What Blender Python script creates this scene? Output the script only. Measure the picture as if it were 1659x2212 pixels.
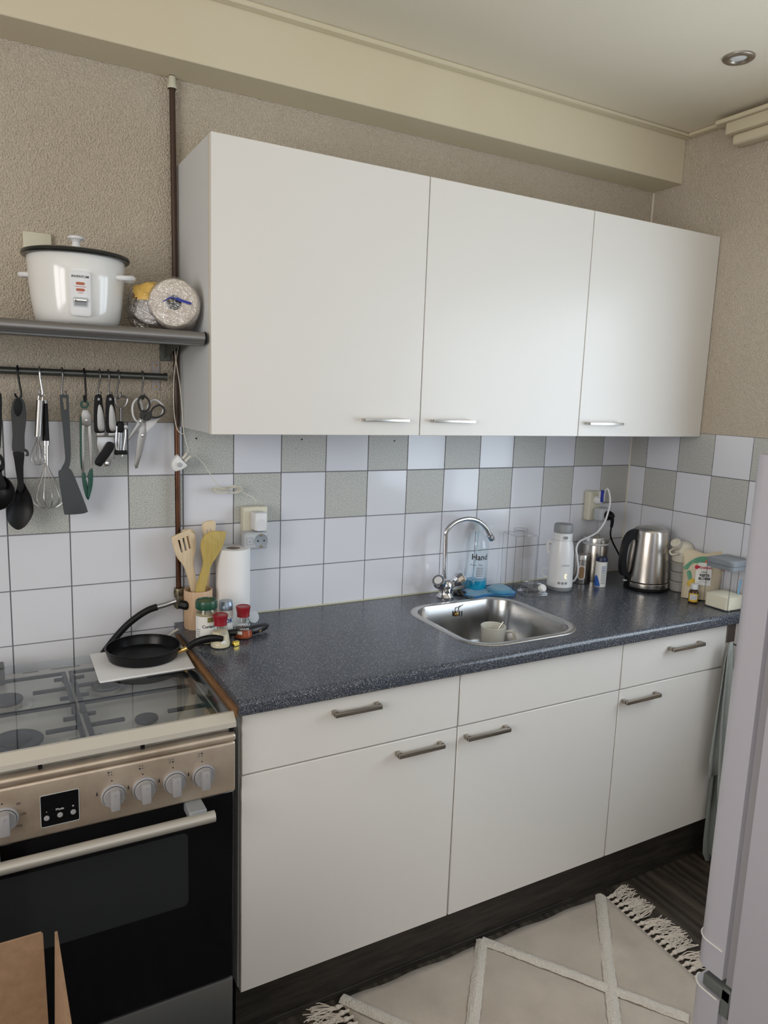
import bpy, bmesh, math, random
from mathutils import Vector, Matrix, Euler
random.seed(7)
for o in list(bpy.data.objects): bpy.data.objects.remove(o)
COL = bpy.context.scene.collection
SC = bpy.context.scene
PI = math.pi
# ------------------------------------------------------------ camera, world, light, exposure
CAM = Vector((-0.52437, -2.13501, 1.62677)); FPX = 1582.85
cd = bpy.data.cameras.new('camera'); cam = bpy.data.objects.new('camera', cd); COL.objects.link(cam)
cam.location = CAM; cam.rotation_euler = Euler((1.41028, -0.03599, -0.50611), 'XYZ')
cd.sensor_fit = 'HORIZONTAL'; cd.sensor_width = 36.0; cd.lens = 36.0*FPX/1659; cd.clip_start = 0.02
SC.camera = cam
SC.view_settings.view_transform = 'Standard'; SC.view_settings.look = 'None'
SC.view_settings.gamma = 1; SC.view_settings.use_curve_mapping = False
SC.view_settings.exposure = -0.30
w = bpy.data.worlds.new('sky'); SC.world = w; w.use_nodes = True
w.node_tree.nodes['Background'].inputs[0].default_value = (0.80, 0.90, 1.0, 1)
w.node_tree.nodes['Background'].inputs[1].default_value = 1.6
def area(name, loc, target, sx, sy, power, col):
    l = bpy.data.lights.new(name, 'AREA'); l.shape = 'RECTANGLE'; l.size = sx; l.size_y = sy
    l.energy = power; l.color = col
    o = bpy.data.objects.new(name, l); COL.objects.link(o); o.location = loc
    o.rotation_euler = (Vector(target)-Vector(loc)).to_track_quat('-Z', 'Y').to_euler(); return o
area('window_daylight', (1.95, -1.60, 1.54), (0.5, -1.60, 1.4), 1.62, 1.10, 31, (0.77, 0.89, 1.0))
area('rear_fill_light', (-0.1, -3.52, 1.85), (-0.1, 0, 1.5), 2.1, 1.25, 6, (1.0, 0.94, 0.86))  # added fill from behind the camera for the cabinet fronts, source unseen
area('left_fill_light', (-2.28, -2.1, 1.78), (0.5, -2.0, 1.6), 1.7, 1.25, 52, (1.0, 0.95, 0.90))  # added fill lamp, brightens right wall, fridge side and rug; source invented

MC = cam.rotation_euler.to_matrix()
def _ray(px, py): return MC @ Vector(((px-829.5)/FPX, -(py-1106)/FPX, -1.0))
def WY(px, py, y=0.0):      # a point measured in the photograph, laid on the real plane y = const
    d = _ray(px, py); t = (y-CAM.y)/d.y; return CAM+d*t
def WX(px, py, x):
    d = _ray(px, py); t = (x-CAM.x)/d.x; return CAM+d*t
def WZ(px, py, z):
    d = _ray(px, py); t = (z-CAM.z)/d.z; return CAM+d*t
ZT = 0.929
def stand(px, py, r, z=ZT):  # centre of a round thing whose nearest foot point was measured
    p = WZ(px, py, z); d = Vector((p.x-CAM.x, p.y-CAM.y, 0)).normalized(); return Vector((p.x, p.y, z))+d*r

# ------------------------------------------------------------ materials
def lin(c): return tuple(((v/255)/12.92 if v/255 <= .04045 else ((v/255+.055)/1.055)**2.4) for v in c)
def mat(name, col, rough=.5, metal=0, **k):
    m = bpy.data.materials.new(name); m.use_nodes = True; b = m.node_tree.nodes['Principled BSDF']
    b.inputs['Base Color'].default_value = (*col, 1); b.inputs['Roughness'].default_value = rough
    b.inputs['Metallic'].default_value = metal
    if 'coat' in k: b.inputs['Coat Weight'].default_value = k['coat']; b.inputs['Coat Roughness'].default_value = .08
    if 'emit' in k: b.inputs['Emission Color'].default_value = (*k['emit'], 1); b.inputs['Emission Strength'].default_value = k.get('es', 1)
    if 'sheen' in k: b.inputs['Sheen Weight'].default_value = k['sheen']
    if 'trans' in k: b.inputs['Transmission Weight'].default_value = k['trans']
    if 'spec' in k: b.inputs['Specular IOR Level'].default_value = k['spec']
    return m
def nodes(m): nt = m.node_tree; return nt, nt.nodes, nt.links, nt.nodes['Principled BSDF']
def coords(m, scale=(1, 1, 1), kind='Object'):
    nt, N, L, b = nodes(m); t = N.new('ShaderNodeTexCoord'); mp = N.new('ShaderNodeMapping')
    mp.inputs['Scale'].default_value = scale; L.new(t.outputs[kind], mp.inputs[0]); return mp.outputs[0]
def noise(m, vec, scale, detail=3, rough=.5):
    nt, N, L, b = nodes(m); n = N.new('ShaderNodeTexNoise'); n.inputs['Scale'].default_value = scale
    n.inputs['Detail'].default_value = detail; n.inputs['Roughness'].default_value = rough
    L.new(vec, n.inputs['Vector']); return n.outputs['Fac']
def ramp(m, fac, stops):
    nt, N, L, b = nodes(m); r = N.new('ShaderNodeValToRGB'); e = r.color_ramp.elements
    while len(e) > 1: e.remove(e[-1])
    e[0].position = stops[0][0]; e[0].color = (*stops[0][1], 1)
    for p, c in stops[1:]: q = e.new(p); q.color = (*c, 1)
    L.new(fac, r.inputs[0]); return r.outputs[0]
def bump(m, h, strength, dist=.002):
    nt, N, L, b = nodes(m); n = N.new('ShaderNodeBump'); n.inputs['Strength'].default_value = strength
    n.inputs['Distance'].default_value = dist; L.new(h, n.inputs['Height']); L.new(n.outputs[0], b.inputs['Normal'])
def base(m, out): nt, N, L, b = nodes(m); L.new(out, b.inputs['Base Color'])
def mixc(m, f, a, c, mode='MIX'):
    nt, N, L, b = nodes(m); x = N.new('ShaderNodeMix'); x.data_type = 'RGBA'; x.blend_type = mode
    if isinstance(f, (int, float)): x.inputs[0].default_value = f
    else: L.new(f, x.inputs[0])
    for i, v in ((6, a), (7, c)):
        if isinstance(v, tuple): x.inputs[i].default_value = (*v, 1)
        else: L.new(v, x.inputs[i])
    return x.outputs[2]
def clear(name, tint=(1, 1, 1), rough=.03, ior=1.45, extra=.0, crinkle=0):    # thin clear plastic or sheet glass
    m = bpy.data.materials.new(name); m.use_nodes = True; N = m.node_tree.nodes; L = m.node_tree.links
    N.clear(); o = N.new('ShaderNodeOutputMaterial'); t = N.new('ShaderNodeBsdfTransparent'); g = N.new('ShaderNodeBsdfGlossy')
    t.inputs[0].default_value = (*tint, 1); g.inputs['Roughness'].default_value = rough
    f = N.new('ShaderNodeFresnel'); f.inputs[0].default_value = ior; x = N.new('ShaderNodeMixShader')
    a = N.new('ShaderNodeMath'); a.operation = 'ADD'; a.use_clamp = True; a.inputs[1].default_value = extra
    ge = N.new('ShaderNodeNewGeometry'); iv = N.new('ShaderNodeMath'); iv.operation = 'SUBTRACT'; iv.inputs[0].default_value = 1; L.new(ge.outputs['Backfacing'], iv.inputs[1])
    mu = N.new('ShaderNodeMath'); mu.operation = 'MULTIPLY'; L.new(a.outputs[0], mu.inputs[0]); L.new(iv.outputs[0], mu.inputs[1])
    if crinkle:
        tc_ = N.new('ShaderNodeTexCoord'); nn_ = N.new('ShaderNodeTexNoise'); nn_.inputs['Scale'].default_value = crinkle; nn_.inputs['Detail'].default_value = 3; bb_ = N.new('ShaderNodeBump'); bb_.inputs['Strength'].default_value = 1; bb_.inputs['Distance'].default_value = .012
        L.new(tc_.outputs['Object'], nn_.inputs['Vector']); L.new(nn_.outputs['Fac'], bb_.inputs['Height']); L.new(bb_.outputs[0], g.inputs['Normal']); L.new(bb_.outputs[0], f.inputs['Normal'])
    L.new(f.outputs[0], a.inputs[0]); L.new(mu.outputs[0], x.inputs[0]); L.new(t.outputs[0], x.inputs[1]); L.new(g.outputs[0], x.inputs[2]); L.new(x.outputs[0], o.inputs[0])
    return m
def wood(name, c1, c2, scale=(1, 1, 1), nscale=20, rough=.5, spec=.5):
    m = mat(name, c1, rough, spec=spec); v = coords(m, scale); n = noise(m, v, nscale, 6, .6); base(m, ramp(m, n, [(.35, c1), (.68, c2)])); bump(m, n, .25, .0006); return m

M = {}
def plaster(name, c1, c2, st):
    m = mat(name, c1, .85); v = coords(m); n1 = noise(m, v, 215, 2.5, .6); n2 = noise(m, v, 2.2, 3)
    base(m, mixc(m, n2, c1, c2)); bump(m, n1, st, .012); return m
M['plaster'] = plaster('textured_plaster', (.77, .68, .57), (.67, .57, .44), 1.0)
M['paint'] = plaster('cream_paint', (.72, .65, .50), (.62, .54, .37), .03)
M['ceilp'] = plaster('ceiling_paint', (.80, .73, .60), (.74, .67, .53), .04)
M['grout'] = mat('grout', (.21, .205, .225), .9)
m = M['tile'] = mat('white_tile', (.71, .715, .76), .12); v = coords(m); bump(m, noise(m, v, 6, 2), .12, .004)
m = M['tileg'] = mat('speckled_tile', (.42, .43, .40), .38); v = coords(m); n = noise(m, v, 420, 3, .7)
base(m, ramp(m, n, [(.40, (.17, .175, .165)), (.46, (.50, .50, .465)), (.60, (.59, .59, .555))]))
m = M['lam'] = mat('white_laminate', (.76, .73, .685), .31); v = coords(m); bump(m, noise(m, v, 500, 2), .06, .0005)
M['lamedge'] = mat('cream_edge', (.62, .57, .47), .5)
M['lamside'] = mat('carcass_side', (.62, .63, .64), .5)
M['gapdark'] = mat('shadow_gap', (.25, .22, .18), .8)
m = M['top'] = mat('speckled_worktop', (.04, .05, .07), .27, coat=.15); v = coords(m)
nt, N, L, b = nodes(m); vo = N.new('ShaderNodeTexVoronoi'); vo.inputs['Scale'].default_value = 330; L.new(v, vo.inputs['Vector'])
n = noise(m, v, 240, 3, .7)
c1 = ramp(m, n, [(.38, (.020, .025, .035)), (.52, (.062, .070, .090)), (.66, (.15, .158, .18))])
c2 = ramp(m, vo.outputs['Color'], [(.0, (0, 0, 0)), (.72, (0, 0, 0)), (.76, (1, 1, 1))])
d2 = ramp(m, vo.outputs['Distance'], [(.22, (1, 1, 1)), (.34, (0, 0, 0))])
f = mixc(m, 1.0, c2, d2, 'MULTIPLY'); base(m, mixc(m, f, c1, (.62, .61, .58))); bump(m, noise(m, v, 160, 2), .12, .0006)
m = M['plinth'] = wood('dark_plinth', (.014, .011, .009), (.045, .038, .030), (1.5, 6, 14), 6, .55)
m = M['plank'] = mat('dark_plank', (.03, .025, .02), .42); v = coords(m, (5, .9, 1)); n = noise(m, v, 3.2, 8, .62)
nt, N, L, b = nodes(m); wv = N.new('ShaderNodeTexWave'); wv.inputs['Scale'].default_value = 1.6; wv.inputs['Distortion'].default_value = 9; wv.inputs['Detail'].default_value = 4
wv.inputs['Detail Scale'].default_value = 1.2; L.new(v, wv.inputs['Vector'])
c1 = ramp(m, n, [(.30, (.014, .010, .007)), (.52, (.060, .046, .034)), (.72, (.15, .115, .08))]); base(m, mixc(m, .45, c1, ramp(m, wv.outputs['Fac'], [(.2, (.012, .010, .008)), (.9, (.075, .062, .048))]))); bump(m, wv.outputs['Fac'], .2, .001)
def brushed(name, col, rough, sc=(1, 60, 60)):
    m = mat(name, col, rough, 1.0); v = coords(m, sc); n = noise(m, v, 12, 4, .7); bump(m, n, .06, .0006); return m
M['steel'] = brushed('brushed_steel', (.62, .60, .57), .30)
M['steelwarm'] = brushed('stove_steel', (.56, .50, .43), .40, (3, 60, 60))
m = M['steelwarm']; m.node_tree.nodes['Principled BSDF'].inputs['Metallic'].default_value = .72; v = coords(m); n = noise(m, v, 9, 4, .6); base(m, ramp(m, n, [(.3, (.48, .38, .29)), (.7, (.68, .58, .47))]))
M['steelv'] = brushed('brushed_steel_upright', (.60, .56, .51), .26, (60, 60, 1))
M['sinksteel'] = brushed('sink_steel', (.37, .365, .36), .24, (40, 3, 40))
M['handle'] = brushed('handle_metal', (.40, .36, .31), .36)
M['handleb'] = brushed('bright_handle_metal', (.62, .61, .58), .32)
M['usteel'] = mat('utensil_steel', (.40, .385, .37), .34, 1)
M['wire'] = mat('whisk_wire', (.55, .54, .53), .22, 1)
M['chrome'] = mat('chrome', (.78, .78, .80), .08, 1)
M['zinc'] = mat('zinc', (.45, .45, .46), .35, 1)
M['darkmetal'] = mat('dark_steel', (.16, .16, .155), .38, .8)
M['shelfm'] = mat('shelf_aluminium', (.27, .26, .255), .38, .8)
M['railm'] = mat('rail_aluminium', (.13, .135, .125), .36, .8)
M['brass'] = mat('brass', (.62, .40, .14), .3, 1)
m = M['copper'] = mat('copper_pipe', (.22, .10, .06), .38, .85); v = coords(m, (1, 1, .25)); n = noise(m, v, 40, 4); base(m, ramp(m, n, [(.3, (.035, .018, .013)), (.7, (.17, .075, .042))]))
m = M['brownpaint'] = mat('brown_painted_pipe', (.055, .026, .014), .45)
m = M['oldbrass'] = mat('tarnished_brass', (.2, .17, .12), .42, .9); v = coords(m); n = noise(m, v, 90, 4); base(m, ramp(m, n, [(.3, (.05, .04, .03)), (.7, (.42, .36, .24))]))
M['black'] = mat('black_plastic', (.007, .007, .008), .42, spec=.22)
M['blackgloss'] = mat('black_oven_glass', (.004, .004, .005), .10, spec=.35)
M['nonstick'] = mat('nonstick_coating', (.006, .006, .007), .30, spec=.25)
M['castiron'] = mat('enamelled_iron', (.035, .037, .042), .42)
M['rubber'] = mat('black_rubber', (.008, .008, .009), .5, spec=.25)
M['greyrub'] = mat('grey_soft_plastic', (.055, .058, .058), .65, spec=.25)
M['greynylon'] = mat('grey_nylon', (.060, .066, .072), .5, spec=.35)
M['greyplas'] = mat('grey_plastic', (.46, .48, .50), .4)
M['midgrey'] = mat('mid_grey_plastic', (.27, .28, .29), .45)
M['whiteplas'] = mat('white_plastic', (.76, .76, .77), .3)
M['cream'] = mat('cream_plastic', (.66, .63, .50), .4)
M['ivory'] = mat('ivory_plastic', (.72, .68, .58), .45)
M['white'] = mat('white_gloss', (.80, .79, .77), .16, coat=.4)
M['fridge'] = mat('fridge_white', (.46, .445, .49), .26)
M['ceramic'] = mat('ceramic', (.74, .72, .64), .2)
m = M['paper'] = mat('tissue_paper', (.84, .83, .83), .9); v = coords(m); bump(m, noise(m, v, 260, 2), .5, .001)
M['card'] = wood('cardboard', (.27, .165, .095), (.33, .205, .12), (1, 1, 1), 60, .85)
M['beech'] = wood('beech_wood', (.55, .36, .22), (.66, .46, .30), (20, 20, 2), 9, .5)
M['bamboo'] = wood('bamboo', (.68, .52, .33), (.76, .61, .42), (30, 30, 2), 8, .55)
M['bamboo2'] = wood('stained_bamboo', (.46, .33, .08), (.56, .41, .13), (30, 30, 2), 8, .5)
M['rawwood'] = wood('raw_chipboard', (.16, .075, .03), (.32, .16, .06), (10, 1, 10), 12, .6)
M['green'] = mat('green_lid', (.012, .075, .040), .32)
M['greensil'] = mat('green_silicone', (.012, .075, .052), .45)
M['red'] = mat('red_lid', (.28, .012, .022), .32)
M['navy'] = mat('navy_plastic', (.012, .018, .06), .35)
M['blue'] = mat('blue_print', (.03, .12, .45), .4)
M['royal'] = mat('royal_blue_tape', (.015, .03, .32), .4)
M['liquid'] = mat('blue_soap', (.01, .42, .68), .08, trans=.35)
m = M['cloth'] = mat('microfibre_blue', (.055, .25, .40), .95, sheen=.4); v = coords(m); bump(m, noise(m, v, 500, 2), .8, .001)
M['clothedge'] = mat('blue_hem', (.01, .12, .40), .9)
m = M['towel'] = mat('grey_green_cotton', (.33, .355, .335), .95, sheen=.3); v = coords(m, (1, 1, 3)); bump(m, noise(m, v, 180, 3), .9, .002)
m = M['toweld'] = mat('sage_cotton', (.18, .205, .18), .95, sheen=.3); v = coords(m, (1, 1, 3)); bump(m, noise(m, v, 180, 3), .9, .002)
m = M['rug'] = mat('woven_cotton', (.42, .36, .32), .97, sheen=.2); v = coords(m); n = noise(m, v, 7, 5); base(m, ramp(m, n, [(.3, (.47, .395, .32)), (.7, (.60, .51, .42))])); bump(m, noise(m, coords(m, (2.5, 1, 1)), 330, 2), .9, .002)
m = M['tuft'] = mat('tufted_cotton', (.70, .63, .54), .97, sheen=.3); v = coords(m); bump(m, noise(m, v, 200, 3), 1, .006)
M['yarn'] = mat('cotton_yarn', (.66, .58, .49), .95)
M['clear'] = clear('clear_plastic'); M['clearb'] = clear('clear_bottle', (.95, .985, 1), .04, 1.45, .02); M['lidglass'] = clear('tinted_glass', (.88, .90, .91), .015, 1.5, .02)
M['film'] = clear('plastic_film', (.93, .93, .95), .12, 1.5, .20, 75); M['pane'] = clear('window_glass', (1, 1, 1), .01, 1.2)
M['jarglass'] = clear('jar_glass', (.95, .97, .96), .03, 1.5, .02)
M['brownglass'] = mat('brown_glass', (.045, .014, .006), .1)
M['bread'] = mat('cream_powder', (.78, .72, .55), .9)
M['garlic'] = mat('garlic_powder', (.72, .62, .44), .9); M['paprika'] = mat('paprika_powder', (.36, .06, .012), .9)
M['herbs'] = mat('seed_mix', (.40, .33, .20), .9); M['flour'] = mat('milk_powder', (.82, .78, .62), .95)
M['label'] = mat('paper_label', (.80, .79, .76), .5); M['ink'] = mat('black_ink', (.015, .015, .02), .5); M['greyink'] = mat('grey_ink', (.22, .23, .26), .5)
M['whiteink'] = mat('white_ink', (.82, .82, .84), .4); M['redink'] = mat('red_ink', (.55, .02, .05), .5); M['blueink'] = mat('blue_ink', (.03, .07, .30), .5)
M['foil'] = mat('gold_foil', (.85, .60, .12), .22, 1)
M['banana'] = mat('ripe_peel', (.42, .25, .07), .5); M['blackpeel'] = mat('blackened_peel', (.012, .011, .014), .35)
M['bag'] = mat('paper_pouch', (.66, .56, .40), .45); M['bagg'] = mat('green_print', (.10, .30, .18), .5); M['bago'] = mat('orange_print', (.60, .14, .06), .5); M['bagy'] = mat('yellow_print', (.65, .42, .04), .5)
M['amber'] = mat('amber_lens', (.42, .09, .02), .25); M['led'] = mat('lit_symbol', (1, .85, .5), .4, emit=(1, .75, .4), es=2.0)
M['silicone'] = mat('sealant', (.55, .54, .40), .6); M['enamel'] = mat('hob_enamel', (.64, .60, .54), .26)
M['lidtrim'] = mat('beige_aluminium', (.60, .56, .49), .42, .35); M['knob'] = mat('grey_knob', (.33, .32, .325), .45)
M['film_y'] = mat('yellow_print_film', (.66, .42, .10), .4); M['lamp'] = mat('frosted_lamp', (.75, .76, .76), .25)
M['ovensteel'] = mat('drawer_steel', (.22, .225, .22), .42, .7); M['skyblue'] = mat('light_blue_plastic', (.20, .50, .78), .4)

# ------------------------------------------------------------ mesh helpers
def BM(): return bmesh.new()
def bevel(bm, geom_faces, r, seg=2):
    es = list({e for f in geom_faces for e in f.edges}); bmesh.ops.bevel(bm, geom=es, offset=r, segments=seg, profile=.5, affect='EDGES', clamp_overlap=True)
def box(bm, x0, x1, y0, y1, z0, z1, r=0, seg=2, mi=0, mtx=None):
    V = [bm.verts.new((x, y, z)) for z in (z0, z1) for y in (y0, y1) for x in (x0, x1)]
    if mtx is not None:
        for v in V: v.co = mtx @ v.co
    F = [bm.faces.new([V[i] for i in q]) for q in ((0, 2, 3, 1), (4, 5, 7, 6), (0, 1, 5, 4), (1, 3, 7, 5), (3, 2, 6, 7), (2, 0, 4, 6))]
    for f in F: f.material_index = mi
    if r: bevel(bm, F, r, seg)
    return bm
def lathe(bm, prof, c=(0, 0, 0), seg=32, mtx=None, mi=0):
    rings = []; T = Matrix.Translation(c) if mtx is None else mtx
    for r, z in prof:
        if r < 1e-6: rings.append([bm.verts.new(T @ Vector((0, 0, z)))])
        else: rings.append([bm.verts.new(T @ Vector((r*math.cos(2*PI*i/seg), r*math.sin(2*PI*i/seg), z))) for i in range(seg)])
    for a, b in zip(rings, rings[1:]):
        for i in range(seg):
            j = (i+1) % seg
            if len(a) == 1 and len(b) == 1: continue
            if len(a) == 1: f = bm.faces.new((a[0], b[j], b[i]))
            elif len(b) == 1: f = bm.faces.new((a[i], a[j], b[0]))
            else: f = bm.faces.new((a[i], a[j], b[j], b[i]))
            f.material_index = mi
    return bm
def spline(pts, n=6, closed=False):
    P = [Vector(p) for p in pts]; out = []; N_ = len(P)
    for i in range(N_ if closed else N_-1):
        if closed: p0, p1, p2, p3 = P[i-1], P[i], P[(i+1) % N_], P[(i+2) % N_]
        else: p0, p1, p2, p3 = P[max(i-1, 0)], P[i], P[i+1], P[min(i+2, N_-1)]
        for k in range(n):
            t = k/n; out.append(.5*((2*p1)+(-p0+p2)*t+(2*p0-5*p1+4*p2-p3)*t*t+(-p0+3*p1-3*p2+p3)*t**3))
    if not closed: out.append(P[-1])
    return out
def tube(bm, pts, r, seg=10, smooth=6, closed=False, flat=1.0, caps=True):
    P = spline(pts, smooth, closed) if smooth else [Vector(p) for p in pts]; n = len(P); rings = []; up = None
    for i, p in enumerate(P):
        a = P[i-1] if (i > 0 or closed) else p; b = P[(i+1) % n] if (i < n-1 or closed) else p
        t = (b-a)
        if t.length < 1e-9: t = Vector((0, 0, 1))
        t.normalize()
        if up is None: up = Vector((0, 1, 0)) if abs(t.y) < .9 else Vector((1, 0, 0))
        u = (up-t*up.dot(t))
        if u.length < 1e-6: u = t.orthogonal()
        u.normalize(); up = u; s = t.cross(u)
        rr = r(i/(n-1)) if callable(r) else r
        rings.append([bm.verts.new(p+u*(rr*flat*math.cos(2*PI*k/seg))+s*(rr*math.sin(2*PI*k/seg))) for k in range(seg)])
    for i in range(n if closed else n-1):
        a, b = rings[i], rings[(i+1) % n]
        for k in range(seg): bm.faces.new((a[k], a[(k+1) % seg], b[(k+1) % seg], b[k]))
    if caps and not closed: bm.faces.new(rings[0][::-1]); bm.faces.new(rings[-1])
    return bm
def prism(bm, pts, depth, frame=None, r=0, seg=2, holes=()):
    """outline in local (u,v), extruded along local +w by depth; frame maps (u,v,w) to world"""
    fr = frame or Matrix.Identity(4); loops = [pts]+list(holes); es = []; allv = []
    for lp in loops:
        vs = [bm.verts.new(Vector((p[0], p[1], 0))) for p in lp]; allv += vs
        es += [bm.edges.new((vs[i], vs[(i+1) % len(vs)])) for i in range(len(vs))]
    g = bmesh.ops.triangle_fill(bm, edges=es, use_beauty=True, use_dissolve=False)
    fs = [f for f in g['geom'] if isinstance(f, bmesh.types.BMFace)]
    ex = bmesh.ops.extrude_face_region(bm, geom=fs)
    nv = [v for v in ex['geom'] if isinstance(v, bmesh.types.BMVert)]
    for v in nv: v.co.z += depth
    if r:
        nvs = set(nv); es2 = []
        for v in nv:
            for e in v.link_edges:
                if e.verts[0] in nvs and e.verts[1] in nvs and len(e.link_faces) == 2 and any(not all(q in nvs for q in f.verts) for f in e.link_faces): es2.append(e)
        bmesh.ops.bevel(bm, geom=list(set(es2)), offset=r, segments=seg, profile=.5, affect='EDGES', clamp_overlap=True)
        vall = [v for v in bm.verts]
    else: vall = allv+nv
    for v in (bm.verts if r else vall): v.co = fr @ v.co
    return bm
def face_frame(o, right, up):      # local u = right, v = up, w = right x up
    r = Vector(right).normalized(); u = Vector(up).normalized(); n = r.cross(u); m = Matrix((r, u, n)).transposed().to_4x4(); m.translation = Vector(o); return m
FY = lambda y: Matrix(((1, 0, 0, 0), (0, 0, -1, y), (0, 1, 0, 0), (0, 0, 0, 1)))   # outline in (x,z), thickness towards -y
def rrect(x0, x1, z0, z1, r, n=5):
    o = []
    for cx, cz, a in ((x1-r, z0+r, -90), (x1-r, z1-r, 0), (x0+r, z1-r, 90), (x0+r, z0+r, 180)):
        for k in range(n+1): t = math.radians(a+90*k/n); o.append((cx+r*math.cos(t), cz+r*math.sin(t)))
    return o
def ell(cx, cz, a, b, n=24, rot=0): return [(cx+a*math.cos(t)*math.cos(rot)-b*math.sin(t)*math.sin(rot), cz+a*math.cos(t)*math.sin(rot)+b*math.sin(t)*math.cos(rot)) for t in [2*PI*k/n for k in range(n)]]
def sm(pts, n=4, closed=True): return [(p.x, p.y) for p in spline([(a, b, 0) for a, b in pts], n, closed)]
def pxo(pts, y, ox=0, oy=0, s=1.0):   # measured outline -> (x,z) on the plane y
    out = []
    for a, b in pts: p = WY(ox+a*s, oy+b*s, y); out.append((p.x, p.z))
    return out
def make(name, bm, m, parent=None, off=None, smooth=True, ang=38, sol=0):
    bmesh.ops.remove_doubles(bm, verts=bm.verts, dist=1e-6)
    bmesh.ops.recalc_face_normals(bm, faces=bm.faces)
    if off is not None:
        for v in bm.verts: v.co -= off
    if smooth:
        ca = math.radians(ang)
        for f in bm.faces: f.smooth = True
        for e in bm.edges:
            if len(e.link_faces) == 2 and e.calc_face_angle(0) > ca: e.smooth = False
    me = bpy.data.meshes.new(name); bm.to_mesh(me); bm.free()
    for q in (m if isinstance(m, (list, tuple)) else [m]): me.materials.append(q)
    o = bpy.data.objects.new(name, me); COL.objects.link(o)
    if parent is not None: o.parent = parent
    return o
class Thing:
    def __init__(s, name, label, cat, loc, group=None):
        s.o = bpy.data.objects.new(name, None); COL.objects.link(s.o); s.o.empty_display_size = .02
        s.loc = Vector(loc); s.o.location = s.loc; s.o['label'] = label; s.o['category'] = cat
        if group: s.o['group'] = group
    def add(s, name, bm, m, parent=None, label=None, **k):
        o = make(name, bm, m, parent or s.o, s.loc, **k)
        if label: o['label'] = label
        return o
def single(name, label, cat, bm, m, loc, group=None, **k):
    loc = Vector(loc); o = make(name, bm, m, None, loc, **k); o.location = loc; o['label'] = label; o['category'] = cat
    if group: o['group'] = group
    return o
def struct(name, bm, m, **k): o = make(name, bm, m, **k); o['kind'] = 'structure'; return o
def text_bm(s, size, frame, depth=.0004, align='CENTER', bend=None, xs=1.0, bold=0):
    cu = bpy.data.curves.new('t', 'FONT'); cu.body = s; cu.size = size; cu.extrude = 0; cu.align_x = align; cu.align_y = 'CENTER'; cu.resolution_u = 2; cu.offset = bold
    ob = bpy.data.objects.new('t', cu); COL.objects.link(ob); dg = bpy.context.evaluated_depsgraph_get()
    me = bpy.data.meshes.new_from_object(ob.evaluated_get(dg)); bm = BM(); bm.from_mesh(me)
    bpy.data.objects.remove(ob); bpy.data.curves.remove(cu); bpy.data.meshes.remove(me)
    for v in bm.verts:
        p = Vector((v.co.x*xs, v.co.y, depth))
        if bend:                    # wrap round a vertical cylinder of radius bend
            a = p.x/bend; p = Vector((bend*math.sin(a), p.y, bend*math.cos(a)-bend+depth))
        v.co = frame @ p
    return bm
def to_cam(c):                      # horizontal unit vector from a thing to the camera side (its printed face looks this way)
    d = Vector((CAM.x-c[0], CAM.y-c[1], 0)); return d.normalized()
def front_frame(c, r, z, turn=0):   # frame on the skin of a cylinder centred c, facing the viewer side, turned by an angle
    n = to_cam(c); n.rotate(Euler((0, 0, turn))); right = Vector((0, 0, 1)).cross(n); m = Matrix((right, Vector((0, 0, 1)), n)).transposed().to_4x4()
    m.translation = Vector((c[0], c[1], z))+n*r; return m
def wrap(bm, c, r, z0, z1, a0, a1, turn=0, n=16):    # a patch of label on a cylinder
    nn = to_cam(c); nn.rotate(Euler((0, 0, turn))); b0 = math.atan2(nn.y, nn.x); rows = []
    for z in (z0, z1): rows.append([bm.verts.new((c[0]+r*math.cos(b0+a0+(a1-a0)*i/n), c[1]+r*math.sin(b0+a0+(a1-a0)*i/n), z)) for i in range(n+1)])
    for i in range(n): bm.faces.new((rows[0][i], rows[0][i+1], rows[1][i+1], rows[1][i]))
    return bm

# ------------------------------------------------------------ the room
XR, YR, XL, ZC = 1.8245, -3.4, -2.1, 2.602
P = 0.152; ZTILE = 1.5235
bm = BM(); box(bm, XL, XR+.15, .0008, .15, ZTILE, ZC); box(bm, XL, XR+.15, .003, .15, 0, ZTILE, mi=1)
wb = struct('wall_back', bm, [M['plaster'], M['grout']], smooth=False)
# right wall with the window opening
WY0, WY1, WZ0, WZ1 = -2.45, -.76, .96, 2.12
bm = BM(); x0, x1 = XR, XR+.15
box(bm, x0, x1, WY1, 0, ZTILE, ZC); box(bm, x0+.003, x1, WY1, 0, 0, ZTILE, mi=1)
box(bm, x0, x1, WY0, WY1, WZ1, ZC); box(bm, x0, x1, WY0, WY1, 0, WZ0); box(bm, x0, x1, YR, WY0, 0, ZC)
wr = struct('wall_right', bm, [M['plaster'], M['grout']], smooth=False)
LY0, LY1, LZ0, LZ1 = -3.0, -1.2, 1.1, 2.45
bm = BM(); box(bm, XL-.1, XL, YR, LY0, 0, ZC); box(bm, XL-.1, XL, LY1, .15, 0, ZC); box(bm, XL-.1, XL, LY0, LY1, 0, LZ0); box(bm, XL-.1, XL, LY0, LY1, LZ1, ZC); struct('wall_left', bm, M['plaster'], smooth=False)
bm = BM(); RX0, RX1, RZ0, RZ1 = -1.2, 1.0, 1.2, 2.5
box(bm, XL, RX0, YR-.1, YR, 0, ZC); box(bm, RX1, XR, YR-.1, YR, 0, ZC); box(bm, RX0, RX1, YR-.1, YR, 0, RZ0); box(bm, RX0, RX1, YR-.1, YR, RZ1, ZC)
struct('wall_rear', bm, M['plaster'], smooth=False)
bm = BM(); box(bm, XL, XR+.15, YR, .15, ZC, ZC+.1); struct('ceiling', bm, M['ceilp'], smooth=False)
bm = BM(); box(bm, XL, XR+.1, YR, .1, -.06, -.003); fl = struct('floor', bm, M['black'], smooth=False)
pw = .178
shared = {}
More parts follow.
